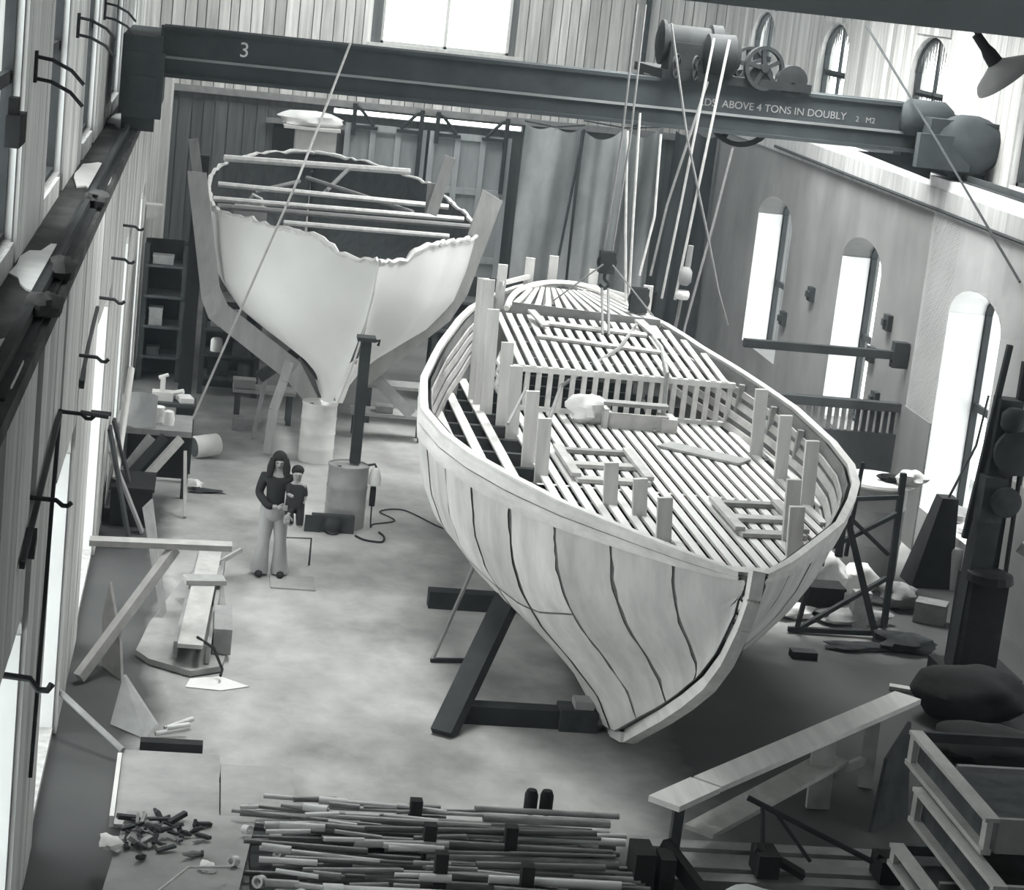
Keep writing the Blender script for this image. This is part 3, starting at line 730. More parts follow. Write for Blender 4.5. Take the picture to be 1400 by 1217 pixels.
# mould frame: boards that follow the section
fr = T('mould_frame', 'wooden mould frame of heavy boards round the white hull', 'frame', (2.3, 36.5, 0))
yf = 36.45
K = 37.1 / 36.45
def fboard(*q): P('frame_board', MB().prism([(x * K, 37.1, 8.6 - (8.6 - z) * K) for x, z in q], (0, .07, 0)), 'mould', fr)
yf = 37.1
fboard((-.35, 4.75), (.05, 2.62), (.34, 2.85), (-.03, 4.75)); fboard((.05, 2.62), (.2, 2.3), (.5, 2.55), (.34, 2.85)); fboard((.2, 2.3), (1.6, 1.35), (1.8, 1.68), (.5, 2.55)); fboard((1.6, 1.35), (1.95, .98), (2.15, 1.1), (1.8, 1.68))
fboard((4.62, 4.92), (4.98, 4.75), (4.55, 3.1), (4.25, 3.2)); fboard((4.25, 3.2), (4.55, 3.1), (4.3, 2.62), (3.95, 2.8)); fboard((3.95, 2.8), (4.3, 2.62), (3.0, 1.38), (2.72, 1.75))
P('upright', MB().beam((-.3, yf + .2, 5.22), (-.03, yf + .2, 3.9), .05, .17, up=(1, 0, 0)), 'mould', fr)
P('upright', MB().beam((4.22, yf + 1.2, 5.25), (3.98, yf + 1.2, 4.2), .05, .2, up=(1, 0, 0)), 'mould', fr)
P('upright', MB().beam((3.95, yf + 1.3, 4.75), (3.95, yf + 1.3, 4.2), .05, .16, up=(1, 0, 0)), 'mould', fr)
P('brace', MB().beam((1.15, yf + .15, 1.2), (2.0, yf + .15, 1.9), .08, .2), 'dark', fr)
P('brace', MB().beam((2.9, yf + .2, 1.6), (3.9, yf + .4, .7), .07, .2), 'greyboard', fr)
P('brace', MB().beam((1.35, yf + .4, 1.75), (1.15, yf + .6, .02), .07, .16), 'greyboard', fr)
mb = MB(); c = [(1.62, yf - .4, 1.62), (1.55, yf - .5, 1.3), (1.42, yf - .55, .8), (1.38, yf - .6, .03)]
for a, b in zip(c, c[1:]): mb.beam(a, b, .07, .16, up=(1, 0, 0))
S('curved_shore', mb, 'mould', 'curved board shore standing on the floor under the left of the white hull', 'shore')

# ------------------------------------------------------------------ drums, post and things round them
def drum(name, label, c, r, h, m, ribs=(.33, .66)):
    t = T(name, label, 'drum', c)
    pr = [(r * .97, 0.0), (r, .02)]
    for q in ribs: pr += [(r, h * q - .03), (r * 1.035, h * q), (r, h * q + .03)]
    pr += [(r, h - .02), (r * 1.02, h)]
    P('body', MB(True).lathe(c, pr, 24), m, t)
    ld = P('lid', MB(True).lathe((c[0], c[1], c[2] + h - .015), [(r * .93, 0), (r * .93, .006)], 24), m, t)
    P('bung', MB(True).lathe((c[0] - r * .5, c[1] - r * .4, c[2] + h - .009), [(.035, 0), (.035, .02)], 10), 'steel', ld)
    P('rim', MB(True).lathe((c[0], c[1], c[2] + h), [(r * .95, -.005), (r * 1.03, -.005), (r * 1.03, .025), (r * .95, .025), (r * .95, -.005)], 24, closed=False), m, t)
    return t
drum('oil_drum', 'tall white drum on the floor under the white hull, carrying its keel', (2.2, 36.35, 0), .3, 1.02, 'drum_white', (.25, .5, .75))
dg = drum('oil_drum', 'grey drum carrying the dark steel post, in front of the white hull', (2.47, 32.15, 0), .31, .96, 'drum_grey', (.34, .67))
ps = T('steel_post', 'dark steel post standing on the grey drum', 'post', (2.56, 32.25, .99))
P('shaft', MB().box(2.48, 2.64, 32.17, 32.33, .99, 2.9), 'steel', ps); P('cap_plate', MB().box(2.42, 2.7, 32.1, 32.4, 2.9, 2.96), 'steel', ps)
P('hook', MB().tube([(2.66, 32.2, 2.9), (2.76, 32.2, 2.92), (2.74, 32.2, 2.84)], .025, 6), 'steel', ps)
wl_ = T('work_lamp', 'small work lamp hung at the right edge of the grey drum', 'lamp', (2.87, 32.1, .32))
P('reflector', MB(True).lathe((2.88, 32.1, .7), [(.03, .27), (.07, .24), (.1, .1), (.09, .0)], 14), 'white', wl_)
P('handle', MB(True).lathe((2.87, 32.1, .36), [(.045, 0), (.05, .1), (.045, .3)], 10), 'black', wl_)
P('clamp', MB().tube([(2.76, 32.12, .99), (2.86, 32.1, 1.02), (2.89, 32.1, .96)], .02, 6), 'steel', wl_)
P('cord', MB(True).tube(smooth([(2.87, 32.1, .36), (2.88, 32.05, .05), (2.95, 32.3, .02), (3.3, 32.6, .02), (3.1, 33.1, .02), (3.5, 33.3, .02), (4.0, 32.4, .02), (4.3, 32.2, .02)]), .012, 5), 'black', wl_)
S('cable_loop', MB(True).tube(smooth([(2.62, 31.55, .015), (2.75, 31.35, .015), (3.0, 31.3, .015), (3.06, 31.6, .015), (3.0, 31.85, .015)]), .018, 5), 'black', 'short loop of dark cable on the floor beside the grey drum', 'cable')
bx = T('instrument_box', 'low dark box leaning at the foot of the grey drum', 'box', (2.2, 31.75, 0))
P('case', MB().box(1.95, 2.6, 31.68, 31.8, .0, .27), 'dark', bx); P('flap', MB().beam((1.97, 31.66, .0), (1.97, 31.66, .26), .25, .02, up=(0, 1, 0)), 'steel', bx)
lm = T('spot_lamp', 'round chrome spot lamp on the floor before the dark box', 'lamp', (2.27, 31.55, 0))
P('housing', MB(True).lathe((2.27, 31.6, .14), [(.05, .12), (.11, .06), (.13, .0)], 16, axis=(0, -1, .25)).lathe((2.27, 31.66, .0), [(.1, 0), (.1, .02)], 12), 'steel', lm)
P('lens', MB(True).lathe((2.27, 31.54, .15), [(.12, -.06), (.12, -.04), (.09, .0), (.03, .02)], 16, axis=(0, -1, .25)), 'drum_white', lm)  # white lens colour stands in for its bright reflections
dl = T('small_keg', 'small pale keg lying on its side on the floor beyond the workbench', 'drum', (.36, 36.0, 0))
P('body', MB(True).lathe((.12, 35.85, .19), [(.17, 0), (.19, .03), (.19, .2), (.195, .22), (.19, .24), (.19, .42), (.17, .45)], 20, axis=(1, .5, .1)), 'drum_white', dl)
P('end', MB(True).lathe((.12, 35.85, .19), [(.165, -.01), (.165, .0)], 20, axis=(1, .5, .1)), 'dark', dl)
S('rag', MB(True).blob((.15, 33.8, .06), (.14, .12, .09), 5, 10, 6, .5), 'white', 'white rag on the floor between the workbench and the people', 'rag')
S('rag', MB(True).blob((.35, 33.6, .02), (.3, .1, .03), 6, 10, 6, .5), 'dark', 'dark strip of rag on the floor next to the white rag', 'rag')
# board the people stand beside
S('floor_board', MB().box(1.28, 1.9, 28.55, 29.2, .0, .02), 'ply', 'thin grey board on the floor at the feet of the standing person', 'board')
S('floor_chair', MB().tube([(1.45, 29.7, .02), (1.45, 29.7, .42), (1.85, 29.75, .42), (1.85, 29.75, .02)], .015, 6), 'steel', 'thin dark wire stand on the floor behind the standing person', 'stand')

# ------------------------------------------------------------------ people
def skin_body(name, verts, edges, rad, root, m, parent, sub=2):
    me = bpy.data.meshes.new(name); og = origin(parent)
    me.from_pydata([tuple(Vector(v) - og) for v in verts], edges, []); me.materials.append(MT[m])
    o = bpy.data.objects.new(name, me); C.objects.link(o); o.parent = parent; ORG[o.name] = og
    sk = o.modifiers.new('skin', 'SKIN'); sk.use_smooth_shade = True
    if not me.skin_vertices: me.skin_vertices.new()
    for i, r in enumerate(rad):
        d = me.skin_vertices[0].data[i]; d.radius = (r, r) if not isinstance(r, tuple) else r; d.use_root = (i == root)
    sb = o.modifiers.new('sub', 'SUBSURF'); sb.levels = sub; sb.render_levels = sub
    return o


def person():
    X, Y = 1.27, 29.2
    t = T('person', 'standing person with long dark hair, black sweater and pale flared trousers, holding a child', 'person', (X, Y, 0))
    v = lambda x, y, z: (X + x, Y + y, z)
    pts = [v(0, 0, .95), v(0, .0, 1.12), v(0, -.01, 1.32), v(0, 0, 1.45), v(.01, -.02, 1.53), v(.01, -.04, 1.62), v(.01, -.04, 1.68),
           v(-.09, 0, .9), v(-.11, -.02, .5), v(-.14, .02, .09), v(-.15, -.1, .05),
           v(.09, 0, .9), v(.09, -.03, .5), v(.13, 0, .09), v(.15, -.12, .05),
           v(-.17, 0, 1.42), v(-.24, .02, 1.17), v(-.1, -.16, 1.03), v(.04, -.2, 1.04),
           v(.17, 0, 1.41), v(.26, 0, 1.18), v(.22, -.2, 1.0), v(.18, -.25, .94)]
    ed = [(0, 1), (1, 2), (2, 3), (3, 4), (4, 5), (5, 6), (0, 7), (7, 8), (8, 9), (9, 10), (0, 11), (11, 12), (12, 13), (13, 14), (3, 15), (15, 16), (16, 17), (17, 18), (3, 19), (19, 20), (20, 21), (21, 22)]
    rad = [.12, .1, .12, .09, .05, .085, .08, .085, .06, .045, .04, .085, .06, .045, .04, .06, .045, .035, .03, .06, .045, .035, .032]
    bd = skin_body('body', pts, ed, rad, 0, 'skin', t)
    sw = [0, 1, 2, 3, 15, 16, 17, 18, 19, 20, 21, 22]
    idx = {k: i for i, k in enumerate(sw)}; cut = {18: (-.02, -.19, 1.035), 22: (.195, -.235, .955)}
    skin_body('sweater', [v(*cut[k]) if k in cut else pts[k] for k in sw], [(idx[a], idx[b]) for a, b in ed if a in idx and b in idx], [.15, .135, .155, .1, .085, .066, .055, .05, .085, .066, .055, .05], 0, 'black', t)
    tr = MB(True)
    for s in (-1, 1):
        q = [v(s * .07, .0, 1.0), v(s * .085, 0, .88), v(s * .1, -.01, .7), v(s * .115, -.02, .5), v(s * .13, 0, .25), v(s * .145, 0, .05)]
        tr.tube(q, [.125, .125, .1, .085, .105, .13], 14)
    tr.lathe(v(0, 0, .8), [(.1, 0), (.165, .06), (.17, .16), (.155, .24)], 16)
    P('trousers', tr, 'trouser', t)
    for s, q in ((-1, (-.15, -.08)), (1, (.15, -.1))):
        P('shoe', MB(True).blob((X + q[0], Y + q[1], .05), (.055, .14, .05), 2, 10, 6, .05), 'black', t)
    hx, hy, hz = X + .01, Y - .04, 1.64
    h = MB(True).blob((hx, hy + .05, hz + .035), (.107, .1, .12), 1, 14, 9, .03)
    h.tube([(hx - .085, hy - .02, hz + .06), (hx - .11, hy - .03, hz - .06), (hx - .125, hy - .04, hz - .2)], [.04, .055, .045], 8)
    h.tube([(hx + .085, hy - .02, hz + .06), (hx + .105, hy - .03, hz - .06), (hx + .11, hy - .03, hz - .18)], [.04, .055, .045], 8)
    h.tube([(hx, hy + .09, hz + .05), (hx, hy + .11, hz - .1), (hx, hy + .1, hz - .28)], [.09, .1, .08], 8)
    P('hair', h, 'hair', bd)
    for s in (-1, 1): P('eye', MB(True).blob((hx + s * .032, hy - .082, hz + .005), (.014, .008, .009), 1, 8, 5, 0), 'black', bd)
    P('nose', MB(True).blob((hx, hy - .092, hz - .025), (.014, .02, .025), 1, 8, 5, 0), 'skin', bd)
    P('mouth', MB(True).blob((hx, hy - .082, hz - .06), (.024, .008, .007), 1, 8, 5, 0), 'dark', bd)
    # near hand under the child: palm, four fingers and a thumb
    hm = MB(True).blob((X + .17, Y - .285, .92), (.045, .035, .05), 1, 10, 6, .05)
    for k in range(4): hm.tube([(X + .135 + k * .022, Y - .3, .9), (X + .13 + k * .022, Y - .335, .87), (X + .128 + k * .022, Y - .33, .84 + .004 * abs(k - 1.5))], [.011, .01, .008], 6)
    hm.tube([(X + .2, Y - .28, .93), (X + .235, Y - .3, .91), (X + .24, Y - .32, .885)], [.012, .011, .009], 6)
    P('hand', hm, 'skin', t)
    hm = MB(True).blob((X + .07, Y - .21, 1.04), (.045, .03, .04), 1, 10, 6, .05)
    for k in range(4): hm.tube([(X + .1, Y - .22, 1.015 + k * .02), (X + .14, Y - .235, 1.012 + k * .02), (X + .165, Y - .225, 1.01 + k * .02)], [.011, .01, .008], 6)
    hm.tube([(X + .06, Y - .21, 1.07), (X + .09, Y - .23, 1.095), (X + .11, Y - .23, 1.1)], [.012, .011, .009], 6)
    P('hand', hm, 'skin', t)
    # the child on the hip
    c = T('person', 'small child in dark clothes carried on the hip of the standing person', 'person', (X + .26, Y - .06, .98))
    u = lambda x, y, z: (X + .27 + x, Y - .08 + y, z)
    cp = [u(0, 0, 1.05), u(0, 0, 1.2), u(0, .0, 1.34), u(0, -.01, 1.4), u(0, -.02, 1.48), u(.0, -.02, 1.54), u(-.07, -.08, 1.0), u(-.06, -.17, .88), u(-.05, -.2, .8), u(.07, -.06, 1.0), u(.08, -.14, .88), u(.08, -.17, .78),
          u(-.09, -.02, 1.33), u(-.1, -.09, 1.22), u(-.03, -.12, 1.2), u(.1, -.01, 1.33), u(.13, -.03, 1.18), u(.09, -.1, 1.1)]
    ce_ = [(0, 1), (1, 2), (2, 3), (3, 4), (4, 5), (0, 6), (6, 7), (7, 8), (0, 9), (9, 10), (10, 11), (2, 12), (12, 13), (13, 14), (2, 15), (15, 16), (16, 17)]
    cr_ = [.09, .09, .07, .04, .075, .07, .06, .045, .04, .06, .045, .04, .045, .033, .025, .045, .033, .025]
    cb = skin_body('body', cp, ce_, cr_, 0, 'skin', c)
    k = [0, 1, 2, 6, 7, 8, 9, 10, 11, 12, 13, 15, 16]; ix = {q: i for i, q in enumerate(k)}
    skin_body('clothes', [cp[q] for q in k], [(ix[a], ix[b]) for a, b in ce_ if a in ix and b in ix], [.115, .115, .09, .075, .058, .05, .075, .058, .05, .06, .045, .06, .045], 0, 'black', c)
    P('hair', MB(True).blob(u(0, .025, 1.545), (.088, .08, .08), 1, 12, 8, .04), 'hair', cb)
    for s in (-1, 1): P('eye', MB(True).blob(u(s * .025, -.085, 1.5), (.01, .006, .007), 1, 8, 5, 0), 'black', cb)
    P('nose', MB(True).blob(u(0, -.095, 1.475), (.01, .013, .012), 1, 8, 5, 0), 'skin', cb)
person()

# ------------------------------------------------------------------ bridge crane, hoist and lettering
cr = T('bridge_crane', 'dark overhead bridge crane spanning the hall with white lettering on its girder', 'crane', (5.5, 35, 6.35))
yc = 34.85; CZ = -.08
g = MB(); g.box(-.9, 11.9, yc, yc + .06, 6.66, 7.1); g.box(-.9, 11.9, yc - .06, yc + .3, 7.1, 7.16); g.box(-.9, 11.9, yc + .25, yc + .3, 6.4, 7.1)
g.box(-1.0, 12.0, yc - .1, yc + .36, 6.37, 6.43); g.box(-.9, 11.9, yc + .0, yc + .05, 6.42, 6.7)
P('girder', g, 'crane', cr)
P('girder', MB().box(-.9, 11.9, yc + 1.9, yc + 2.2, 6.35, 7.1), 'crane', cr)
P('flange', MB().box(-.9, 11.9, yc - .05, yc + .02, 6.66, 6.7), 'crane_edge', cr)
P('flange', MB().box(-1.0, 12.0, yc - .105, yc - .09, 6.37, 6.42), 'crane', cr)
for x0, x1, zz in ((-1.45, -.85, ZL), (11.9, 12.75, ZR)):
    e = MB().box(x0, x1, yc - .7, yc + 2.9, zz + .3, 7.0)
    e.lathe(((x0 + x1) / 2 - .25, yc - .4, zz + .3), [(.28, 0), (.28, .5)], 18, axis=(1, 0, 0)); e.lathe(((x0 + x1) / 2 - .25, yc + 2.6, zz + .3), [(.28, 0), (.28, .5)], 18, axis=(1, 0, 0))
    P('end_truck', e, 'crane', cr)
P('gusset', MB().prism([(10.6, yc + .1, 6.3), (11.9, yc + .1, 6.3), (11.9, yc + .1, 5.95)], (0, .1, 0)), 'crane', cr)
P('drive_motor', MB(True).lathe((11.2, yc - .1, 6.95), [(.2, 0), (.3, .1), (.3, .7), (.18, .85)], 16, axis=(1, 0, 0)).box(11.5, 12.6, yc - .75, yc + .3, 6.3, 7.0).box(11.3, 12.2, yc - .9, yc - .7, 6.2, 6.75).blob((12.2, yc - .55, 6.6), (.62, .45, .5), 4, 14, 9, .12), 'crane', cr)
P('buffer', MB().box(-1.4, -.8, yc - .75, yc - .4, 5.75, 6.75).box(-1.3, -.9, yc - .85, yc - .7, 6.0, 6.4), 'crane', cr)
tf = MB(); tf.box(7.1, 9.6, yc - .15, yc + 2.3, 7.16, 7.3); tf.box(7.2, 8.2, yc - .1, yc + .5, 7.3, 7.75)
tro = P('trolley_frame', tf, 'trolley', cr)
P('rope_barrel', MB(True).lathe((7.05, yc + .3, 7.72), [(.2, 0), (.36, .05), (.36, .1), (.3, .12), (.3, .85), (.36, .87), (.36, 1.05)], 20, axis=(1, 0, 0)), 'trolley', tro)
P('motor', MB(True).lathe((7.75, yc - .05, 7.62), [(.15, 0), (.32, .06), (.34, .5), (.2, .6)], 18, axis=(1, 0, 0)), 'trolley', tro)


def wheel(name, c, r, axis, parent, spokes=5, rim=.05, wd=.08, m='crane'):
    mb = MB(True); a = Vector(axis).normalized(); c = Vector(c)
    mb.lathe(c, [(r - rim, -wd / 2), (r, -wd / 2), (r, wd / 2), (r - rim, wd / 2), (r - rim, -wd / 2)], 28, axis=axis, closed=False)
    mb.lathe(c, [(r * .2, -wd * .7), (r * .2, wd * .7)], 14, axis=axis)
    u = a.orthogonal().normalized(); v = a.cross(u)
    for k in range(spokes):
        t = 2 * PI * k / spokes + .3; d = u * math.cos(t) + v * math.sin(t)
        mb.beam(c + d * r * .15, c + d * (r - rim * .6), wd * .8, r * .16, up=tuple(a))
    return P(name, mb, m, parent)
wheel('gear_wheel', (8.78, yc - .1, 7.48), .36, (.25, -1, .1), tro, 5, .06, m='trolley')
wheel('gear_wheel', (8.62, yc + .3, 7.5), .3, (.25, -1, .1), tro, 5, .05, m='trolley')
P('gear_case', MB(True).lathe((9.28, yc - .15, 7.33), [(.05, 0), (.25, .03), (.25, .25), (.05, .3)], 18, axis=(0, 1, 0)).lathe((8.75, yc - .1, 7.35), [(.2, 0), (.2, .3)], 16, axis=(0, 1, 0)), 'trolley', tro)
wheel('rope_sheave', (8.66, yc + .5, 6.78), .64, (.1, -1, 0), tro, 4, .08, m='trolley')
for xx in (7.3, 7.62): wheel('hand_wheel', (xx, yc - .25, 7.38), .2, (1, -.6, 0), tro, 4, .02, .03, m='trolley')


def lettering(text, loc, size, parent, m='letter', zr=0.0):
    cu = bpy.data.curves.new('lettering', 'FONT'); cu.body = text; cu.size = size; cu.extrude = .004; cu.materials.append(MT[m])
    f_ = bpy.data.objects.new('lettering_curve', cu); C.objects.link(f_); bpy.context.view_layer.update()
    me = bpy.data.meshes.new_from_object(f_.evaluated_get(bpy.context.evaluated_depsgraph_get())); bpy.data.objects.remove(f_)
    o = bpy.data.objects.new('lettering', me); C.objects.link(o); o.parent = parent
    o.location = Vector(loc) - origin(parent); o.rotation_euler = (PI / 2, zr, 0); return o
lettering('LDS  ABOVE 4 TONS IN DOUBLY', (7.8, yc - .006, 6.79), .17, cr)
lettering('2   M2', (10.45, yc - .006, 6.78), .13, cr)
lettering('3', (.33, yc - .006, 6.8), .33, cr, 'letter_white')

# ------------------------------------------------------------------ ropes, blocks and chain under the crane
def rope(pts, r, label, m='rope', name='rope', group=None):
    return S(name, MB(True).tube(pts, r, 6), m, label, 'rope', group)
yr = 34.2
rope([(6.55, yr, 6.3), (6.68, yr - .2, 4.7), (6.78, yr - .4, 3.62)], .022, 'leftmost pale rope of the fall that drops to the right hook block')
rope([(6.72, yr, 6.6), (6.78, yr - .2, 4.9), (6.83, yr - .4, 3.62)], .022, 'second pale rope of the fall that drops to the right hook block')
rope([(7.1, yr, 6.3), (7.12, yr - .2, 5.0), (6.95, yr - .4, 4.05)], .022, 'third pale rope, bending left to the right hook block')
rope([(7.75, yr, 7.2), (7.3, yr - .2, 5.2), (7.15, yr - .3, 4.05)], .022, 'grey rope slanting down from the trolley to the hook block', 'rope_grey')
rope([(7.7, yr - .3, 7.9), (7.5, yr - .3, 5.2), (7.38, yr - .3, 3.7)], .022, 'pale rope straight down from the trolley right of the block')
rope([(7.95, yr - .3, 7.9), (7.72, yr - .3, 5.2), (7.6, yr - .3, 3.7)], .024, 'bright rope hanging from the trolley to the chain hoist')
rope([(6.95, yr - .5, 8.05), (7.45, yr - .4, 6.3), (8.0, yr - .3, 4.8), (8.3, yr - .3, 3.9), (8.55, yr - .2, 3.35)], .02, 'thin rope slanting right from the trolley towards the right wall', 'rope_grey')
rope([(8.3, yr, 6.2), (8.15, yr, 5.0), (7.85, yr - .2, 3.3), (7.75, yr - .4, 2.7)], .022, 'rope from the lower sheave down to the rail of the slatted hull', 'rope_grey')
for dx, lb in ((0, 'left'), (.13, 'right')):
    rope([(6.3 + dx, 33.3, 8.3), (6.25 + dx, 33, 6.3), (6.16 + dx, 32.9, 4.5)], .018, lb + ' line of the dark pair from the roof to the left hook block', 'rope_grey')
rope([(6.1, 32.5, 4.35), (5.4, 32.6, 3.7)], .014, 'thin sling line from the left hook block to the port side of the fore deck', 'rope_grey')
rope([(6.25, 32.5, 4.35), (7.0, 32.6, 3.6)], .014, 'thin sling line from the left hook block to the starboard side of the fore deck', 'rope_grey')
def hookblock(label, c, s=1.0):
    t = T('hook_block', label, 'hook', c)
    P('sheave', MB(True).lathe((c[0], c[1] - .08, c[2]), [(.05, -.0), (.15 * s, 0), (.12 * s, .05), (.15 * s, .1), (.05, .1)], 16, axis=(0, 1, 0)), 'steel', t)
    P('cheek', MB().box(c[0] - .12 * s, c[0] + .12 * s, c[1] - .12, c[1] - .09, c[2] - .17 * s, c[2] + .17 * s), 'dark', t)
    P('cheek', MB().box(c[0] - .12 * s, c[0] + .12 * s, c[1] + .03, c[1] + .06, c[2] - .17 * s, c[2] + .17 * s), 'dark', t)
    P('hook', MB(True).tube(smooth([(c[0], c[1], c[2] - .17 * s), (c[0], c[1], c[2] - .27 * s), (c[0] + .08, c[1], c[2] - .34 * s), (c[0] + .02, c[1], c[2] - .42 * s), (c[0] - .07, c[1], c[2] - .36 * s)], 4), .026, 8), 'steel', t)
hookblock('left hook block hanging over the fore deck of the slatted hull', (6.2, 32.8, 4.35))
hookblock('right hook block hanging over the deck beside the rail, at the fall of pale ropes', (6.9, 33.4, 3.72), 1.15)
for dx in (0, .1): rope([(6.16 + dx, 32.7, 3.95), (6.1 + dx, 31.9, 3.36)], .022, ('left' if dx == 0 else 'right') + ' strop hanging from the left hook block to the cabin roof', 'rope_grey', 'strop')
ch = T('lifting_chain', 'grey chain bundle hanging from the right hook block to the deck', 'chain', (6.75, 31.5, 2.5))
mb = MB(True); pA, pB = Vector((6.9, 33.2, 3.35)), Vector((6.45, 29.0, 2.56))
for k in range(40):
    a = pA.lerp(pB, k / 40); b = pA.lerp(pB, (k + 1.25) / 40); sag = Vector((0, 0, -.35 * math.sin(PI * k / 40)))
    mb.beam(a + sag, b + sag, .05 if k % 2 else .02, .02 if k % 2 else .05)
P('links', mb, 'mid', ch, kind='stuff')
rope([(6.9, 33.2, 3.4), (6.2, 31.0, 3.32), (5.2, 29.85, 2.9), (4.85, 28.6, 2.55)], .03, 'rope trailing from the right hook block across the cabin roof to the deck', 'rope_grey')
rope([(6.93, 33.2, 3.4), (6.95, 31.5, 3.3), (6.72, 29.85, 3.2), (6.68, 29.6, 2.6)], .035, 'thick rope tackle hanging down in front of the cabin slats', 'mid', 'rope_tackle')
hc = T('chain_hoist', 'pale chain hoist body hanging right of the hook block', 'hoist', (7.55, 33.9, 2.9))
P('body', MB(True).lathe((7.72, 33.9, 3.95), [(.06, 0), (.11, .06), (.11, .22), (.06, .3)], 12), 'drum_grey', hc); P('ring', MB(True).lathe((7.71, 33.9, 3.72), [(.1, 0), (.12, .04), (.12, .1), (.1, .14)], 12), 'white', hc)
P('chain', MB().tube([(7.7, 33.9, 3.72), (7.66, 33.9, 3.2), (7.68, 33.9, 2.7)], .03, 6), 'mid', hc); P('tail_tube', MB().tube([(7.74, 33.9, 4.25), (7.75, 33.9, 4.6)], .05, 8), 'drum_grey', hc)
S('black_kettle', MB(True).blob((7.4, 34.6, 2.95), (.36, .3, .34), 3, 14, 9, .08).tube([(7.6, 34.4, 2.65), (7.72, 34.35, 2.72), (7.85, 34.35, 2.66)], .035, 8).tube([(7.4, 34.6, 3.2), (7.4, 34.6, 3.7)], .05, 6), 'black', 'round black bundle hung behind the rail of the slatted hull', 'bundle')
rope([(1.74, 30, 7.37), (1.25, 30, 5.52), (.02, 30, 1.91)] if False else [(2.05, 34.6, 7.2), (1.28, 31.2, 5.35), (.05, 33.2, 1.25)], .02, 'long pale rope running down from the crane across the white hull to the workbench')
rope([(10.9, 36.5, 8.33), (11.4, 33.3, 6.65), (11.88, 30.2, 4.95)], .02, 'dark guy wire slanting down across the upper right windows', 'steel', 'guy_wire')
# ------------------------------------------------------------------ right side: ledge rails, lamp, conduit, machine, tower, tank
S('crane_rail', MB().box(XR + .2, XR + .26, 14, 53.5, ZR + .025, ZR + .14).box(XR + .13, XR + .33, 14, 53.5, ZR + .02, ZR + .045), 'steel', 'steel crane rail running along the right wall ledge', 'rail')
S('crane_rail', MB().box(XL - .12, XL - .06, 14, 53.5, ZL + .025, ZL + .14).box(XL - .19, XL + .01, 14, 53.5, ZL + .02, ZL + .045), 'steel', 'steel crane rail running along the left wall ledge', 'rail')
S('conduit', MB().tube([(XR - .12, 45.2, 5.55), (XR - .12, 26.2, 5.5)], .03, 6), 'steel', 'thin dark conduit running below the right ledge', 'pipe')
lp = T('enamel_lamp', 'grey enamel shade lamp hanging at the top right in front of the upper wall', 'lamp', (8.0, 22, 8.0))
cL = Vector((7.84, 22, 8.38)); ax = Vector((.68, -.05, -.74)).normalized()
P('neck', MB(True).lathe(cL, [(.05, -.12), (.055, .05), (.075, .12), (.085, .26)], 14, axis=ax), 'steel', lp)
P('shade', MB(True).lathe(cL, [(.085, .24), (.13, .27), (.3, .36), (.335, .42), (.335, .45), (.3, .44), (.1, .32)], 22, axis=ax), 'lamp', lp)
P('rod', MB().tube([cL - ax * .1, cL + Vector((-.28, 0, .34))], .014, 6), 'steel', lp)
jb = T('jib_bracket', 'dark steel jib bracket with hanging rods on the right wall', 'bracket', (11.2, 27.6, 2.5))
P('arm', MB().beam((12.0, 29.2, 5.02), (11.2, 27.0, 5.02), .16, .2), 'steel', jb)
for (x, y, zt, zb) in ((11.98, 29.1, 5.0, 2.0), (11.2, 27.1, 5.0, 3.4)): P('hanging_rod', MB().tube([(x, y, zt), (x - .05, y, zb)], .035, 6), 'steel', jb)
mc = T('drill_machine', 'tall dark belt-driven drilling machine standing by the right wall', 'machine', (10.7, 26.3, 0))
P('column', MB().beam((10.35, 26.3, .05), (10.45, 26.3, 3.9), .3, .3, up=(0, 1, 0)).beam((10.62, 26.3, 1.2), (10.6, 26.3, 4.4), .09, .09, up=(0, 1, 0)).beam((10.15, 26.3, 2.0), (10.35, 26.3, 4.6), .07, .07, up=(0, 1, 0)), 'steel', mc)
P('base', MB().box(10.1, 11.1, 25.9, 26.8, 0, .22).box(10.25, 10.75, 26.0, 26.6, .22, 1.5).lathe((10.5, 26.1, 1.5), [(.32, 0), (.3, .1), (.2, .14)], 16), 'black', mc)
P('head', MB(True).lathe((10.55, 25.95, 3.25), [(.1, 0), (.3, .02), (.3, .1), (.2, .12), (.2, .2), (.26, .22), (.26, .3)], 20, axis=(0, 1, 0)).box(10.4, 10.7, 26.0, 26.4, 2.95, 3.5).lathe((10.45, 26.0, 3.55), [(.13, 0), (.17, .05), (.17, .2), (.1, .28)], 14), 'steel', mc)
P('gear_box', MB(True).box(10.2, 10.5, 26, 26.3, 2.3, 2.9).lathe((10.5, 25.9, 2.6), [(.05, 0), (.2, .02), (.2, .1), (.12, .12), (.12, .3)], 18, axis=(0, 1, 0)), 'dark', mc)
P('belt', MB().beam((10.75, 26.2, 1.4), (10.7, 26.2, 4.2), .03, .09), 'black', mc)
P('arm', MB().beam((10.75, 25.9, 2.05), (11.2, 25.7, 1.8), .14, .14), 'greyboard', mc)
S('leaning_plank', MB().beam((11.05, 25.3, .02), (11.35, 25.6, 1.75), .06, .2), 'board', 'pale plank standing on end at the right edge beside the machine', 'board')
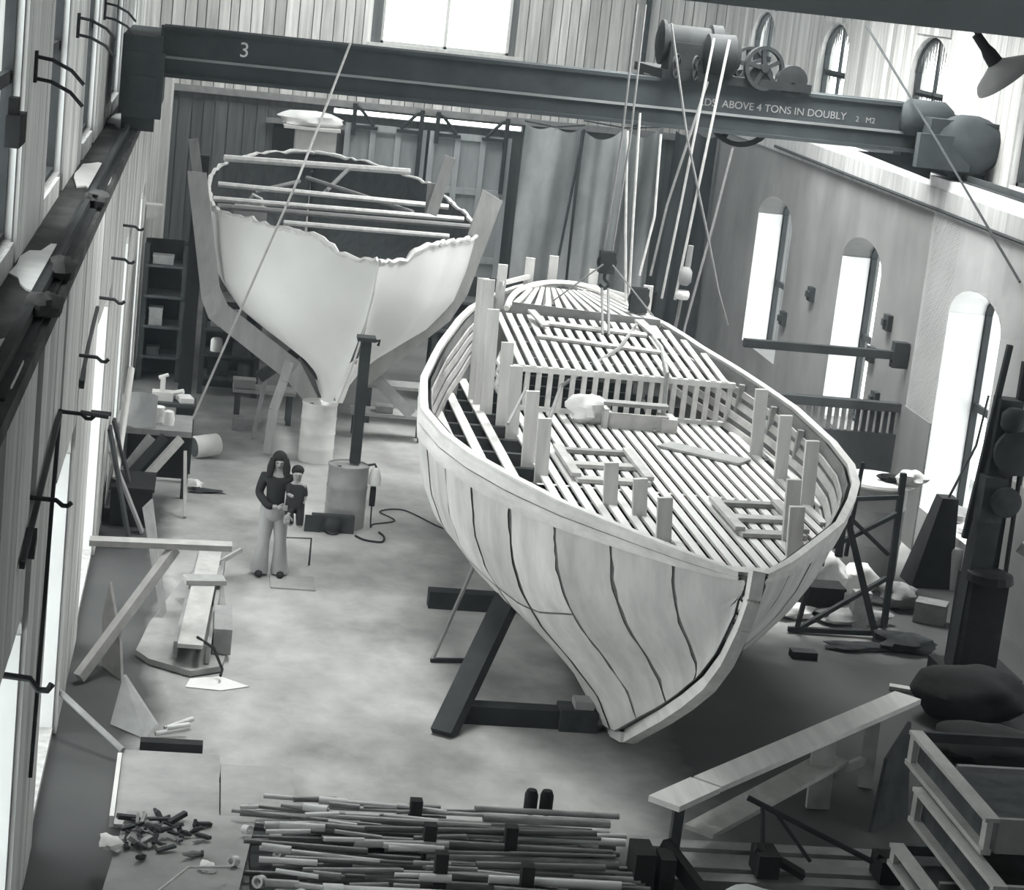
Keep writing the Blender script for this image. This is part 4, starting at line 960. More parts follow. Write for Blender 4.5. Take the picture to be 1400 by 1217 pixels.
# dark hooded cone
cn = T('hooded_stand', 'dark tapering hood standing below the right wall window', 'hood', (11.55, 31.3, 0))
P('hood', MB().hexa([(11.2, 30.9, 0), (11.85, 30.9, 0), (11.85, 31.5, 0), (11.2, 31.5, 0), (11.52, 31.0, 1.42), (11.78, 31.0, 1.42), (11.78, 31.3, 1.42), (11.52, 31.3, 1.42)]), 'black', cn)
P('spout', MB(True).lathe((11.88, 31.0, 0), [(.12, 0), (.12, .6), (.1, .65)], 12), 'drum_grey', cn)
P('stay', MB().tube([(11.65, 31.1, 1.42), (11.9, 30.95, 2.3), (11.95, 30.9, 3.1)], .02, 6), 'steel', cn)
S('sill_debris', MB(True).blob((12.3, 32.3, .86), (.26, .32, .14), 3, 10, 6, .5), 'mid', 'heap of pale scraps on the sill of the nearest right window', 'debris')
S('sill_debris', MB(True).blob((12.3, 31.5, .82), (.22, .3, .12), 9, 10, 6, .5), 'white', 'whitish crumpled paper on the sill of the nearest right window', 'paper')
# round tank with cloth on its lid
tk = drum('water_tank', 'large pale round tank with a white lid behind the angle-iron tower', (10.42, 31.0, 0), .5, 1.56, 'drum_grey', (.45, .8))
P('tank_cover', MB(True).lathe((10.42, 31, 1.585), [(.57, 0), (.6, .03), (.58, .07), (.2, .1)], 24), 'drum_white', tk)
S('cloth_bundle', MB(True).blob((10.85, 30.7, 1.76), (.2, .2, .13), 8, 12, 7, .4), 'white', 'white cloth lump on the right edge of the tank lid', 'cloth')
S('tool_bundle', MB(True).blob((10.55, 30.75, 1.735), (.16, .1, .07), 11, 10, 6, .4), 'black', 'black tool roll on the middle of the tank lid', 'tool')
tw = T('angle_iron_tower', 'open dark angle-iron staging tower right of the slatted hull', 'scaffold', (9.3, 28.4, 0))
def tb(a, b, w_=.06): P('strut', MB().beam(a, b, w_, w_), 'steel', tw)
A0, A1, B0, B1 = (8.55, 28.0), (9.75, 28.0), (8.75, 29.2), (9.95, 29.2)
P('leg', MB().beam((9.05, 28.1, 2.5), (9.07, 28.1, 1.15), .09, .09, up=(0, 1, 0)).beam((8.98, 28.1, 2.45), (8.85, 28.1, 1.0), .05, .05, up=(0, 1, 0)), 'steel', tw)
P('leg', MB().beam((9.1, 28.1, 1.75), (9.78, 28.1, .03), .08, .08, up=(0, 1, 0)), 'steel', tw)
P('leg', MB().beam((8.75, 28.1, 1.15), (8.62, 28.1, .03), .06, .06, up=(0, 1, 0)), 'steel', tw)
P('leg', MB().beam((10.0, 28.6, 2.3), (10.05, 28.6, .03), .08, .08, up=(0, 1, 0)), 'steel', tw)
P('leg', MB().beam((9.55, 29.1, 2.3), (9.5, 29.1, .9), .05, .05, up=(0, 1, 0)), 'steel', tw)
tb((9.08, 28.1, 1.98), (10.0, 28.6, 1.95)); tb((9.08, 28.1, 1.78), (9.95, 28.6, 1.1), .045); tb((8.74, 28.1, 1.15), (10.02, 28.6, 1.72)); tb((8.64, 28.1, .06), (9.98, 28.6, .75)); tb((8.5, 28.1, .05), (9.85, 28.1, .08), .07)
# debris below the tower
for (c, r, m, nm, lb, sd) in (((9.3, 29.75, .42), (.4, .3, .38), 'white', 'white_sack', 'white paper sack slumped under the tower', 3), ((10.0, 29.95, .3), (.25, .25, .28), 'white', 'white_sack', 'smaller white sack beside the first under the tower', 8),
                              ((10.6, 29.7, .2), (.26, .25, .2), 'mid', 'scrap_heap', 'grey heap of scraps right of the white sacks', 12), ((9.6, 28.75, .1), (.5, .25, .12), 'mid', 'scrap_heap', 'low grey heap of scraps at the tower foot', 14),
                              ((8.8, 28.9, .09), (.3, .25, .1), 'white', 'crumpled_paper', 'crumpled pale paper on the floor beside the slatted hull', 15), ((10.0, 27.6, .12), (.4, .25, .14), 'dark', 'scrap_heap', 'dark heap of scraps in front of the tower', 17), ((9.3, 27.5, .05), (.4, .16, .06), 'dark', 'scrap_heap', 'small dark heap on the floor right of the hull', 18)):
    S(nm, MB(True).blob(c, r, sd, 14, 9, .35), m, lb, 'sack' if 'sack' in nm else 'debris')
S('black_crate', MB().box(8.95, 9.5, 28.9, 29.3, .0, .42).box(8.93, 9.52, 28.88, 29.32, .42, .46), 'black', 'black crate between the hull and the white sacks', 'crate')
S('white_carton', MB().box(9.55, 9.8, 28.55, 28.75, .22, .52).box(9.56, 9.79, 28.56, 28.74, .0, .22), 'mid', 'pale carton inside the tower foot', 'carton')
S('grey_carton', MB().beam((10.7, 29.2, .16), (11.1, 29.0, .16), .35, .3), 'mid', 'grey carton on the floor right of the tower', 'carton')
S('fallen_block', MB().box(8.25, 8.6, 26.9, 27.1, 0, .1), 'steel', 'small dark block on the floor under the right bilge of the slatted hull', 'block')
S('light_offcut', MB().beam((9.3, 25.9, .03), (9.6, 25.8, .03), .14, .05), 'board', 'short pale offcut lying on the dark floor right of the hull', 'offcut')
dk = [((10.0, 24.9, .33), (.7, .6, .35), 21), ((11.2, 23.4, .28), (.55, .9, .3), 23), ((9.7, 23.4, .21), (.6, .55, .22), 25)]  # black heaps added to fill out the dark right corner
for i, (c, r, s_) in enumerate(dk):
    S('dark_heap', MB(True).blob(c, r, s_, 22, 12, .16), 'black', ['dark heap behind the tray rack, left one', 'dark heap behind the tray rack at the right edge', 'low dark heap between the long plank and the machine'][i], 'tarpaulin')

# ------------------------------------------------------------------ lower right: long plank on a trestle, tray rack, timbers
zp = .85
pk = T('long_plank', 'long pale plank lying slanted on a low trestle at the lower right', 'plank', (6.7, 21.2, zp - .06))
P('board', MB().beam((4.86, 19.36, zp), (5.4, 19.92, zp), .36, .06), 'slat', pk); P('board', MB().beam((5.43, 19.95, zp), (8.5, 23.0, zp + .02), .34, .06), 'slat', pk)
p2 = S('lower_plank', MB().beam((5.35, 19.75, .42), (7.35, 21.85, .5), .34, .05), 'board', 'second pale plank under the long slanted plank', 'plank')
tr = T('plank_trestle', 'trestle legs that carry the long slanted plank', 'trestle', (7.2, 21.7, 0))
P('leg', MB().beam((7.15, 21.6, 0), (7.1, 21.55, .81), .26, .06), 'board', tr); P('leg', MB().beam((7.9, 22.3, 0), (7.95, 22.5, .81), .16, .08), 'greyboard', tr); P('leg', MB().beam((5.05, 19.5, 0), (5.08, 19.6, .81), .1, .1), 'dark', tr)
P('rail', MB().beam((7.1, 21.68, .3), (7.9, 22.4, .3), .06, .1), 'greyboard', tr)
S('slanted_sheet', MB().prism([(7.55, 21.0, .0), (8.15, 21.6, .0), (8.1, 21.8, 1.0), (7.75, 21.4, .7)], (.03, -.03, 0)), 'dark', 'dark tapered sheet standing behind the trestle beside the tray rack', 'sheet')
tm = T('timber_stack', 'flat stack of long grey timbers on the floor in front of the long plank', 'timber', (6.2, 19.7, 0))
for i in range(4): P('timber', MB().box(4.9 + R.uniform(-.1, .1), 7.55, 19.2 + i * .24, 19.4 + i * .24, .0, .14 + .03 * (i % 2)), 'greyboard', tm)
for (x, lb) in ((5.85, 'left'), (7.1, 'right')): S('iron_shoe', MB().box(x, x + .22, 19.2, 19.55, .18, .42).beam((x, 19.4, .43), (x + .5, 19.3, .2), .15, .06), 'black', lb + ' black iron shoe on the stack of grey timbers', 'iron')
S('iron_clamp', MB().box(4.55, 4.75, 18.9, 19.3, .02, .5).box(4.8, 4.95, 18.9, 19.2, .02, .46).beam((4.9, 19.3, .45), (5.3, 18.6, .1), .1, .16), 'black', 'black iron clamp at the right end of the pipe heap', 'iron')
lf = T('rod_tripod', 'thin dark rod frame leaning over the grey timbers under the plank', 'frame', (6.3, 19.8, .2))
P('rod', MB().tube([(5.85, 19.9, .75), (7.1, 19.5, .3)], .03, 6), 'steel', lf); P('rod', MB().tube([(6.0, 19.85, .7), (6.0, 19.6, .22)], .025, 6), 'steel', lf); P('rod', MB().tube([(6.1, 19.85, .68), (6.5, 19.6, .22)], .02, 6), 'steel', lf)
S('pale_sack', MB(True).blob((5.55, 18.2, .2), (.55, .4, .3), 31, 16, 9, .25), 'tarp', 'pale crumpled sack at the bottom edge in front of the timbers', 'sack')


def tray(i, x, y0, y1, z0, z1, xw, label):
    t = T('open_tray', label, 'tray', (x, (y0 + y1) / 2, z0), 'stepped open wooden trays')
    th = .06
    P('top_rail', MB().box(x, x + .14, y0, y1, z1 - .04, z1), 'board', t); P('bottom_rail', MB().box(x, x + .1, y0, y1, z0, z0 + .05), 'board', t)
    for y in (y0, y1 - .12, y0 + .55 * (y1 - y0)) if i == 9 else (y0, y1 - .12): P('post', MB().box(x + .02, x + .08, y, y + .12, z0 + .05, z1 - .04), 'board', t)
    P('back_panel', MB().box(x + .1, x + .12, y0 + .1, y1 - .1, z0 + .05, z1 - .05), 'dark', t)
    P('front_board', MB().box(x + .14, x + xw, y0, y0 + .05, z0 + .02, z1), 'ply', t)
    P('far_rail', MB().box(x + .14, x + xw, y1 - .06, y1, z1 - .1, z1), 'dark', t)
    P('inner_rail', MB().box(x + .3, x + xw, y1 - .7, y1 - .64, z1 - .16, z1 - .1), 'greyboard', t)
    P('floor_panel', MB().box(x + .1, x + xw, y0 + .05, y1 - .05, z0, z0 + .02), 'dark', t)
tray(1, 7.5, 17.8, 20.1, 1.14, 1.5, 1.8, 'topmost open wooden tray of the stepped rack at the lower right')
tray(2, 7.42, 17.2, 19.55, .74, 1.1, 1.8, 'second open wooden tray from the top of the stepped rack')
tray(3, 7.05, 16.6, 18.95, .52, .86 - .12, 1.2, 'third open wooden tray from the top of the stepped rack')
tray(4, 6.72, 16.2, 18.2, .22, .5, 1.2, 'lowest open wooden tray of the stepped rack, at the bottom edge')
rk = T('tray_stand', 'dark stand under the stepped wooden trays', 'stand', (8.2, 18.3, 0))
P('leg', MB().box(7.6, 9.2, 17.4, 20.0, 0, .22), 'dark', rk); P('leg', MB().box(8.6, 9.2, 17.4, 20.0, .22, .73), 'dark', rk)

# ------------------------------------------------------------------ front: pipe heap on the floor, sheet, channel, scraps
def at_heap(u, v): return (u, v)
heapL = 'long rusty pipe or bar in the heap along the front of the floor'
k = 0
for i in range(150):
    y = R.uniform(17.4, 20.3); x0 = R.uniform(.7, 3.4); x1 = min(x0 + R.uniform(.9, 3.2), 4.68 - R.uniform(0, .35))
    if x1 - x0 < .5: continue
    lay = R.choice((0, 0, 1, 1, 2, 3)); r = R.choice((.016, .02, .026, .034, .042)); z = .05 + lay * .085 + r
    sk = R.gauss(0, .09) + (R.uniform(-.5, .5) if i % 9 == 0 else 0)
    S('metal_pipe', MB(True).pipe((x0, y, z + R.uniform(0, .05)), (x1, y + sk, z + R.uniform(-.01, .05)), r, 8), 'pipe' if i % 6 else 'pipe_white', heapL, 'pipe', 'rusty pipes heaped along the front')
for (x0, x1, y, z, r, lb) in ((1.52, 4.3, 17.9, .42, .075, 'thick pale pipe with a bolt hole at its end, longest on the pipe heap'), (1.5, 3.3, 17.55, .4, .07, 'thick pale pipe right in front of the longest one'), (2.6, 4.55, 17.75, .43, .05, 'pale pipe end reaching to the right of the heap')):
    t = T('thick_pipe', lb, 'pipe', (x0, y, z - r)); P('tube', MB(True).pipe((x0, y, z), (x1, y, z), r, 14), 'pipe_white', t); P('collar', MB(True).pipe((x0 - .02, y, z), (x0 + .16, y, z), r * 1.15, 14), 'pipe_white', t)
    P('bolt_hole', MB(True).lathe((x0 + .12, y - r * 1.1, z + .02), [(.022, 0), (.022, .012)], 8, axis=(0, -1, .2)), 'black', t)
for i in range(44):  # short light fittings on the heap
    x, y = R.uniform(.75, 2.6), R.uniform(17.6, 20.2); z = .36 + R.uniform(0, .06); a = R.uniform(-.25, .25); L_ = R.uniform(.15, .55)
    S('pipe_fitting', MB(True).pipe((x, y, z), (x + L_ * math.cos(a), y + L_ * math.sin(a), z), R.choice((.022, .03, .04)), 9), 'pipe_white' if i % 2 else 'pipe', 'short pale pipe fitting lying on the left of the pipe heap', 'fitting', 'pale fittings on the pipe heap')
for (x, y, s) in ((.95, 18.2, .06), (1.15, 18.9, .05), (.72, 18.7, .05), (1.3, 17.9, .07), (1.05, 17.6, .055), (.85, 19.4, .045)):
    S('pipe_ring', MB(True).lathe((x, y, (.275 if x < .8 else .3) + s), [(s, -.04), (s, .04), (s * .6, .04), (s * .6, -.04), (s, -.04)], 12, axis=(R.uniform(-1, 1), -1, .3), closed=False), 'pipe_white', 'short pale pipe ring among the scraps left of the heap', 'fitting', 'pale pipe rings by the heap')
hb = T('pipe_cradle', 'low dark cradle with posts that holds the pipe heap', 'rack', (2.6, 18.8, 0))
P('bed', MB().box(.9, 4.55, 17.3, 20.3, 0, .05), 'dark', hb)
for (x, y, h) in ((2.52, 20.0, .5), (2.58, 19.2, .58), (2.62, 18.5, .6), (3.4, 19.4, .52), (3.42, 18.4, .56)): P('post', MB().beam((x, y, .05), (x, y, h), .12, .12, up=(0, 1, 0)), 'black', hb)
for (x, lb) in ((3.72, 'left'), (3.88, 'right')): S('pipe_tee', MB(True).lathe((x, 20.3, .3), [(.07, 0), (.07, .2), (.05, .25)], 10), 'black', lb + ' black round fitting at the back edge of the pipe heap', 'fitting')
sh = T('plywood_platform', 'worn pale plywood platform on the floor at the lower left', 'platform', (.3, 20.8, 0))
P('sheet', MB().box(-.42, .6, 19.95, 21.95, .06, .1), 'ply', sh); P('sheet', MB().box(.615, 1.38, 20.25, 21.7, .06, .095), 'ply', sh); P('edge_sheet', MB().box(-.47, -.425, 20.1, 21.8, .0, .12), 'slat', sh); P('bearer', MB().box(-.4, 1.3, 20.3, 20.42, 0, .06), 'greyboard', sh); P('bearer', MB().box(-.4, 1.3, 21.4, 21.52, 0, .06), 'greyboard', sh)
S('chip_board', MB().prism([(-.45, 17.9, .24), (.75, 18.0, .24), (.95, 19.9, .24), (-.3, 19.9, .24)], (0, 0, .03)).box(-.3, .7, 18.2, 19.7, 0, .24), 'ply', 'dusty grey board under the scrap heap at the lower left', 'board')
for i in range(60):
    x, y = max(-.28, min(.5, R.gauss(.0, .2))), max(18.6, min(19.8, R.gauss(19.3, .26))); r = R.uniform(.02, .05); z = .275 + r * .8 + max(0, .08 - abs(y - 19.3) * .25 - abs(x) * .25)
    d = Vector((R.uniform(-1, 1), R.uniform(-1, 1), R.uniform(-.25, .25))).normalized() * r * R.uniform(1.2, 2.6)
    mb = MB(); p = Vector((x, y, z))
    if i % 3: mb.beam(p - d, p + d, r * R.uniform(.6, 1.4), r * R.uniform(.4, 1.0))
    else: mb.tube([p - d, p, p + d], [r * .5, r * .8, r * .35], 7)
    S('scrap_piece', mb, 'dark' if i % 4 else 'mid', 'small dark scrap piece in the heap on the dusty board', 'scrap', 'scrap heap at the lower left')
S('white_lump', MB(True).blob((-.42, 18.95, .34), (.1, .14, .06), 40, 9, 6, .4), 'white', 'white lump at the left edge of the dusty board', 'scrap')
S('white_lump', MB(True).blob((.48, 18.6, .3), (.09, .08, .05), 42, 9, 6, .4), 'white', 'white lump on the dusty board beside the pipe heap', 'scrap')
cn = T('steel_channel', 'pale perforated steel channel lying at the bottom left edge', 'channel', (-.3, 17.4, 0))
P('web', MB().box(-.62, .9, 17.3, 17.34, .1, .42), 'pipe_white', cn); P('flange', MB().box(-.62, .9, 17.34, 17.55, .38, .42), 'drum_grey', cn); P('end_plate', MB().box(-.66, -.5, 17.28, 17.55, .05, .46), 'pipe_white', cn)
for j in range(3): P('slot', MB().box(-.6, -.53, 17.27, 17.28, .34 - j * .11, .39 - j * .11), 'black', cn)
rope([(-.05, 17.5, .45), (.3, 17.9, .6), (.68, 18.4, .4)], .012, 'thin pale cord across the bottom left corner', 'rope', 'cord')
S('dark_plank', MB().box(-.25, .42, 22.15, 22.3, .0, .12), 'black', 'dark plank lying behind the plywood platform', 'plank')
S('pipe_rail', MB().tube([(-1.23, 22.7, .5), (-.42, 21.85, .13)], .035, 7), 'greyboard', 'grey rail pipe from the left wall to the plywood platform', 'pipe')
for i, (a, b) in enumerate((((-.1, 22.6, .05), (.25, 22.7, .1)), ((0, 22.75, .06), (.3, 22.95, .12)), ((.02, 22.5, .16), (.26, 22.62, .17)))):
    S('tube_offcut', MB(True).pipe(a, b, .03, 8), 'pipe_white', 'pale tube offcut on the floor behind the dark plank', 'pipe', 'tube offcuts behind the dark plank')

# ------------------------------------------------------------------ left side: bench, staging, leaning sheets
wb_ = T('workbench', 'cluttered workbench against the left wall', 'bench', (-.45, 33.6, 0))
P('top', MB().box(-1.1, .06, 33.0, 34.2, 1.0, 1.09), 'greyboard', wb_); P('shelf_top', MB().box(-.55, .1, 34.3, 34.9, 1.18, 1.24), 'dark', wb_)
for (x, y) in ((-1.0, 33.1), (.0, 33.1), (-1.0, 34.1), (.0, 34.1)): P('leg', MB().box(x - .05, x + .05, y - .05, y + .05, 0, 1.0), 'dark', wb_)
P('leg', MB().box(.0, .08, 34.7, 34.8, 0, 1.18), 'dark', wb_); P('leg', MB().box(-.5, -.42, 34.7, 34.8, 0, 1.18), 'dark', wb_)
P('back_panel', MB().box(-1.05, .0, 34.15, 34.2, .05, 1.0), 'black', wb_)
for (a, b, m) in (((-.1, 32.9, 1.0), (-.95, 32.3, .0), 'board'), ((-.35, 32.95, 1.0), (-1.05, 32.4, .2), 'steel'), ((-.55, 32.9, 1.0), (-1.0, 32.7, .35), 'greyboard')): P('brace', MB().beam(a, b, .07, .13), m, wb_)
S('leaning_stick', MB().beam((-.02, 32.7, .85), (.05, 31.9, .02), .05, .05), 'board', 'thin pale stick leaning at the front of the workbench', 'stick')
vc = T('bench_vise', 'pale bench vise on the back shelf of the workbench', 'vise', (-.42, 34.6, 1.24))
P('base', MB().box(-.62, -.28, 34.45, 34.7, 1.24, 1.38), 'drum_white', vc); P('jaw', MB().box(-.5, -.42, 34.5, 34.65, 1.38, 1.62), 'drum_white', vc); P('screw', MB().tube([(-.3, 34.55, 1.36), (-.12, 34.5, 1.42)], .04, 8).tube([(-.53, 34.55, 1.6), (-.38, 34.55, 1.66)], .03, 8), 'drum_white', vc)
S('paper_pad', MB().beam((-.2, 34.55, 1.28), (.02, 34.6, 1.28), .35, .08), 'white', 'white pad of papers on the back shelf beside the vise', 'paper')
S('dust_sheet', MB(True).grid([[(-1.05 + .55 * u + .0, 33.05 + .25 * math.sin(u * 3) * v, 1.095 + .5 * v + .02 * math.sin(u * 9)) for u in [i / 10 for i in range(11)]] for v in [i / 5 for i in range(6)]]).grid([[(-1.05 + .55 * u, 33.1 + .25 * math.sin(u * 3) * v, 1.095 + .5 * v) for u in [i / 10 for i in range(11)]] for v in [i / 5 for i in range(6)]]), 'tarp', 'grey dust sheet hung at the left end of the workbench', 'cloth')
S('white_can', MB(True).lathe((-.32, 33.4, 1.09), [(.09, 0), (.1, .1), (.08, .22), (.03, .24)], 12), 'white', 'white can on the workbench top', 'can')
S('white_funnel', MB(True).lathe((-.5, 33.5, 1.09), [(.04, 0), (.1, .2), (.12, .26)], 12), 'white', 'white funnel left of the can on the workbench', 'funnel')
S('leaning_tube', MB(True).pipe((-1.0, 31.3, .7), (-.92, 32.6, 2.1), .05, 10), 'drum_white', 'white tube leaning between the wall and the workbench', 'tube')
sg = T('plank_staging', 'staging bracket of a grey plank and a slanting brace at the left wall', 'staging', (-.4, 25.3, 0))
P('plank', MB().beam((-1.06, 25.3, 1.42), (.63, 25.3, 1.47), .22, .07), 'board', sg); P('brace', MB().beam((-1.03, 24.2, .08), (-.05, 25.3, 1.4), .1, .13), 'board', sg)
def sheetp(poly, d, label, m='board'): S('leaning_sheet', MB().prism(poly, d), m, label, 'sheet')
sheetp([(-.8, 24.9, 0), (-.55, 24.4, 0), (-.6, 24.6, .4), (-.78, 24.9, 1.05), (-.84, 25.0, .6)], (.03, 0, 0), 'grey pointed sheet standing on the floor in front of the staging brace', 'board')
sheetp([(-.14, 26.6, 0), (-.1, 26.9, 0.02), (-.4, 27.1, 1.52), (-.5, 26.9, 1.45)], (.02, .03, 0), 'tall grey pointed sheet standing behind the staging plank', 'greyboard')
sheetp([(-.6, 22.9, .02), (-.2, 22.5, .02), (-.1, 22.6, .16), (-.5, 23.2, .5)], (.03, 0, 0), 'dark sheet lying against the wall foot left of the plywood platform', 'greyboard')
S('dark_crate', MB().box(-1.05, -.45, 31.2, 32.2, 0, .55).box(-1.08, -.42, 31.17, 32.23, .55, .6), 'black', 'dark crate on the floor in front of the workbench', 'crate')
for i, (y, x, h, wd, m, lb) in enumerate(((31.6, -.62, 1.5, .3, 'dark', 'dark board leaning on the left wall nearest the workbench'), (30.9, -.55, 1.2, .22, 'greyboard', 'narrow grey board leaning on the left wall behind the staging'), (30.2, -.7, 1.7, .35, 'dark', 'wide dark board leaning on the left wall behind the staging'))):
    S('leaning_board', MB().beam((x, y, .02), (XL + .1, y + .05, h), wd, .04, up=(1, 0, .6)), m, lb, 'board')
# curved hull mould piece on the floor with a plank on it
S('curved_panel', MB().prism([(-.42, 25.3, .02), (-.25, 25.0, .02), (.25, 24.65, .02), (.62, 24.9, .02), (.72, 26.0, .02), (.62, 28.5, .02), (.35, 29.5, .02), (.0, 28.0, .02), (-.3, 26.4, .02)], (0, 0, .07)), 'ply', 'low curved plywood panel lying on the floor by the left wall', 'panel')
bp = T('plank_box', 'narrow plank box lying on the curved plywood panel', 'plank', (.3, 26.6, .1))
P('plank', MB().beam((.22, 24.75, .36), (.45, 29.2, .36), .3, .05), 'board', bp, label='pale near half of the plank top'); P('side_board', MB().beam((.44, 24.9, .22), (.62, 28.9, .22), .05, .22), 'greyboard', bp); P('side_board', MB().beam((.05, 25.0, .22), (.28, 28.9, .22), .05, .22), 'greyboard', bp)
P('cleat', MB().beam((.1, 27.3, .42), (.62, 27.4, .42), .3, .06), 'greyboard', bp); P('end_block', MB().box(.5, .72, 25.3, 26.3, .1, .42), 'greyboard', bp)
P('strap', MB().tube([(.3, 25.0, .4), (.5, 24.75, .36), (.62, 24.6, .15), (.6, 24.5, .1)], .018, 6), 'black', bp)
S('paper_scrap', MB().prism([(.2, 24.3, .005), (.62, 24.25, .005), (.95, 24.45, .005), (.6, 24.75, .005), (.25, 24.6, .005)], (0, 0, .008)), 'white', 'white paper scrap on the floor in front of the curved panel', 'paper')
S('bent_stick', MB().beam((.55, 28.6, .3), (.85, 28.9, .42), .04, .06), 'board', 'short stick poking out at the far end of the plank box', 'stick')

# ------------------------------------------------------------------ left wall hardware
for (y, z, i) in ((28.3, 4.4, 0), (25.7, 4.3, 1), (22.1, 4.29, 2), (19.7, 4.22, 3), (16.74, 4.17, 4), (31.6, 4.4, 5)):
    S('wall_hook', MB(True).tube([(XL - .02, y, z), (XL + .22, y, z - .01), (XL + .27, y, z - .05), (XL + .31, y, z - .05), (XL + .34, y, z - .02)], .02, 7), 'steel', 'dark bent iron hook sticking out of the upper part of the left wall', 'hook', 'iron hooks along the left wall')
for (p, q, lb) in (((-1.2, 25.6, 2.93), (-.92, 25.6, 2.92), 'short dark peg in the left wall below the farthest hooks'), ((-1.2, 23.2, 3.45), (-.86, 23.2, 3.42), 'dark peg in the left wall beside the middle window strip')):
    S('wall_peg', MB().tube([p, q], .028, 7), 'steel', lb, 'peg')
S('wall_hook', MB(True).tube([(XL - .02, 15.3, 3.2), (XL + .2, 15.3, 3.18), (XL + .26, 15.3, 3.1), (XL + .33, 15.3, 3.1), (XL + .36, 15.3, 3.15)], .026, 7), 'steel', 'lowest and nearest bent hook at the left edge', 'hook')
S('hanging_bar', MB().beam((XL + .07, 19.0, 4.35), (XL + .07, 15.6, 3.95), .04, .06).beam((XL + .07, 16.3, 4.0), (XL + .07, 16.1, 3.9), .1, .12), 'steel', 'long dark bar hung slanting on the left wall planks', 'bar')
S('hanging_bar', MB().tube([(XL + .06, 25.0, 4.3), (XL + .06, 23.6, 4.15), (XL + .06, 22.6, 3.95)], .022, 6).beam((XL + .06, 22.75, 3.98), (XL + .06, 22.5, 3.9), .06, .1), 'steel', 'thin rod with a weight at its foot on the left wall between hooks', 'bar')
S('wall_cable', MB(True).tube([(XL + .06, 19.2, 4.35), (XL + .06, 18.9, 3.6), (XL + .06, 18.7, 2.6), (XL + .06, 18.3, 1.2)], .02, 6), 'steel', 'dark cable running down the left wall planks', 'cable')
for i, (y, s_) in enumerate(((17.2, 3), (19.2, 5), (24.4, 7))):
    S('ledge_lump', MB(True).blob((XL - .0, y, ZL + .125), (.12, .3, .1), s_, 10, 6, .4), 'dirt', ['rubble lump on the edge of the left ledge, nearest one', 'rubble lump on the edge of the left ledge, middle one', 'rubble lump on the edge of the left ledge, farthest one'][i], 'rubble')
for i, (y, z) in enumerate(((20.6, 7.15), (26.4, 7.3), (32.2, 7.3))):
    t = T('bracket_arm', ['nearest dark double bracket arm on the upper left wall', 'middle dark double bracket arm on the upper left wall', 'farthest dark double bracket arm on the upper left wall'][i], 'bracket', (XLU + .05, y, z))
    for dz in (0, .2): P('arm', MB(True).tube([(XLU + .03, y, z + dz), (XLU + .2, y, z + dz - .02), (XLU + .38, y, z + dz - .1), (XLU + .5, y, z + dz - .22)], .02, 6), 'steel', t)
    P('plate', MB().box(XLU + .03, XLU + .07, y - .05, y + .05, z - .04, z + .25), 'steel', t)

S('wall_fitting', MB().box(XLU + .02, XLU + .14, 18.3, 18.9, 6.72, 6.98).box(XLU + .02, XLU + .1, 18.45, 18.65, 6.98, 7.12), 'black', 'dark iron fitting at the left edge of the upper left wall', 'fitting')

# ------------------------------------------------------------------ back of the hall
cl = T('white_cabinet', 'tall white boxed column behind the white hull', 'cabinet', (2.5, 52.6, 0))
P('body', MB().box(2.0, 2.98, 52.3, 53.2, 0, 4.35), 'drum_white', cl); P('top_board', MB().box(1.7, 3.05, 52.1, 53.3, 4.35, 4.42), 'drum_white', cl)
S('white_top_lump', MB(True).blob((2.35, 52.6, 4.56), (.68, .5, .22), 3, 14, 7, .25), 'white', 'white lump on top of the tall white column', 'cloth')  # white lump added for the bright top of the column
def curtain(name, m, x0, x1, y, zt, zb, label, folds, amp, sag):
    rows = []
    n = 60
    for v in [i / 12 for i in range(13)]:
        r = []
        for i in range(n + 1):
            u = i / n; s = abs(math.sin(u * PI * 2.0))
            top = zt(u) - sag * s * (1 - v) ** 2
            r.append((x0 + (x1 - x0) * u, y + amp * math.sin(u * folds * PI * 2 + 1.5 * v) * (.4 + .6 * v) + .12 * math.sin(u * 7 + v * 4), top + (zb - top) * v))
        rows.append(r)
    t = T(name, label, 'curtain', ((x0 + x1) / 2, y, zb))
    P('cloth', MB(True).grid(rows), m, t)
    return t
c1 = curtain('canvas_curtain', 'tarp', 7.55, 8.95, 52.6, lambda u: 5.0, .02, 'light canvas curtain hung beside the sliding doors', 3, .05, .12)
P('edge_pole', MB().tube([(8.98, 52.5, 5.0), (8.55, 52.3, .3)], .035, 6), 'dark', c1)
c2 = curtain('canvas_curtain', 'tarp', 9.0, 10.95, 52.4, lambda u: 4.95 + .35 * u, .02, 'folded darker canvas curtain right of the light one', 5, .09, .25)
c3 = curtain('dark_curtain', 'tarp_dark', 10.9, 11.95, 50.8, lambda u: 5.3, .02, 'dark curtain in the far right corner of the hall', 3, .06, .1)
for c_, x0, x1, z in ((c1, 7.5, 9.0, 5.0), (c2, 8.95, 11, 5.15)): P('hanging_line', MB().tube([(x0, 52.5, z + .06), ((x0 + x1) / 2, 52.5, z - .02), (x1, 52.5, z + .1)], .02, 5), 'dark', c_)
cm = T('steel_column', 'dark steel column left of the white hull', 'column', (-.1, 38, 0))
P('shaft', MB().box(-.24, .0, 37.85, 38.05, 0.02, 4.9), 'steel', cm); P('foot', MB().box(-.3, .06, 37.8, 38.1, 0, .12), 'steel', cm)
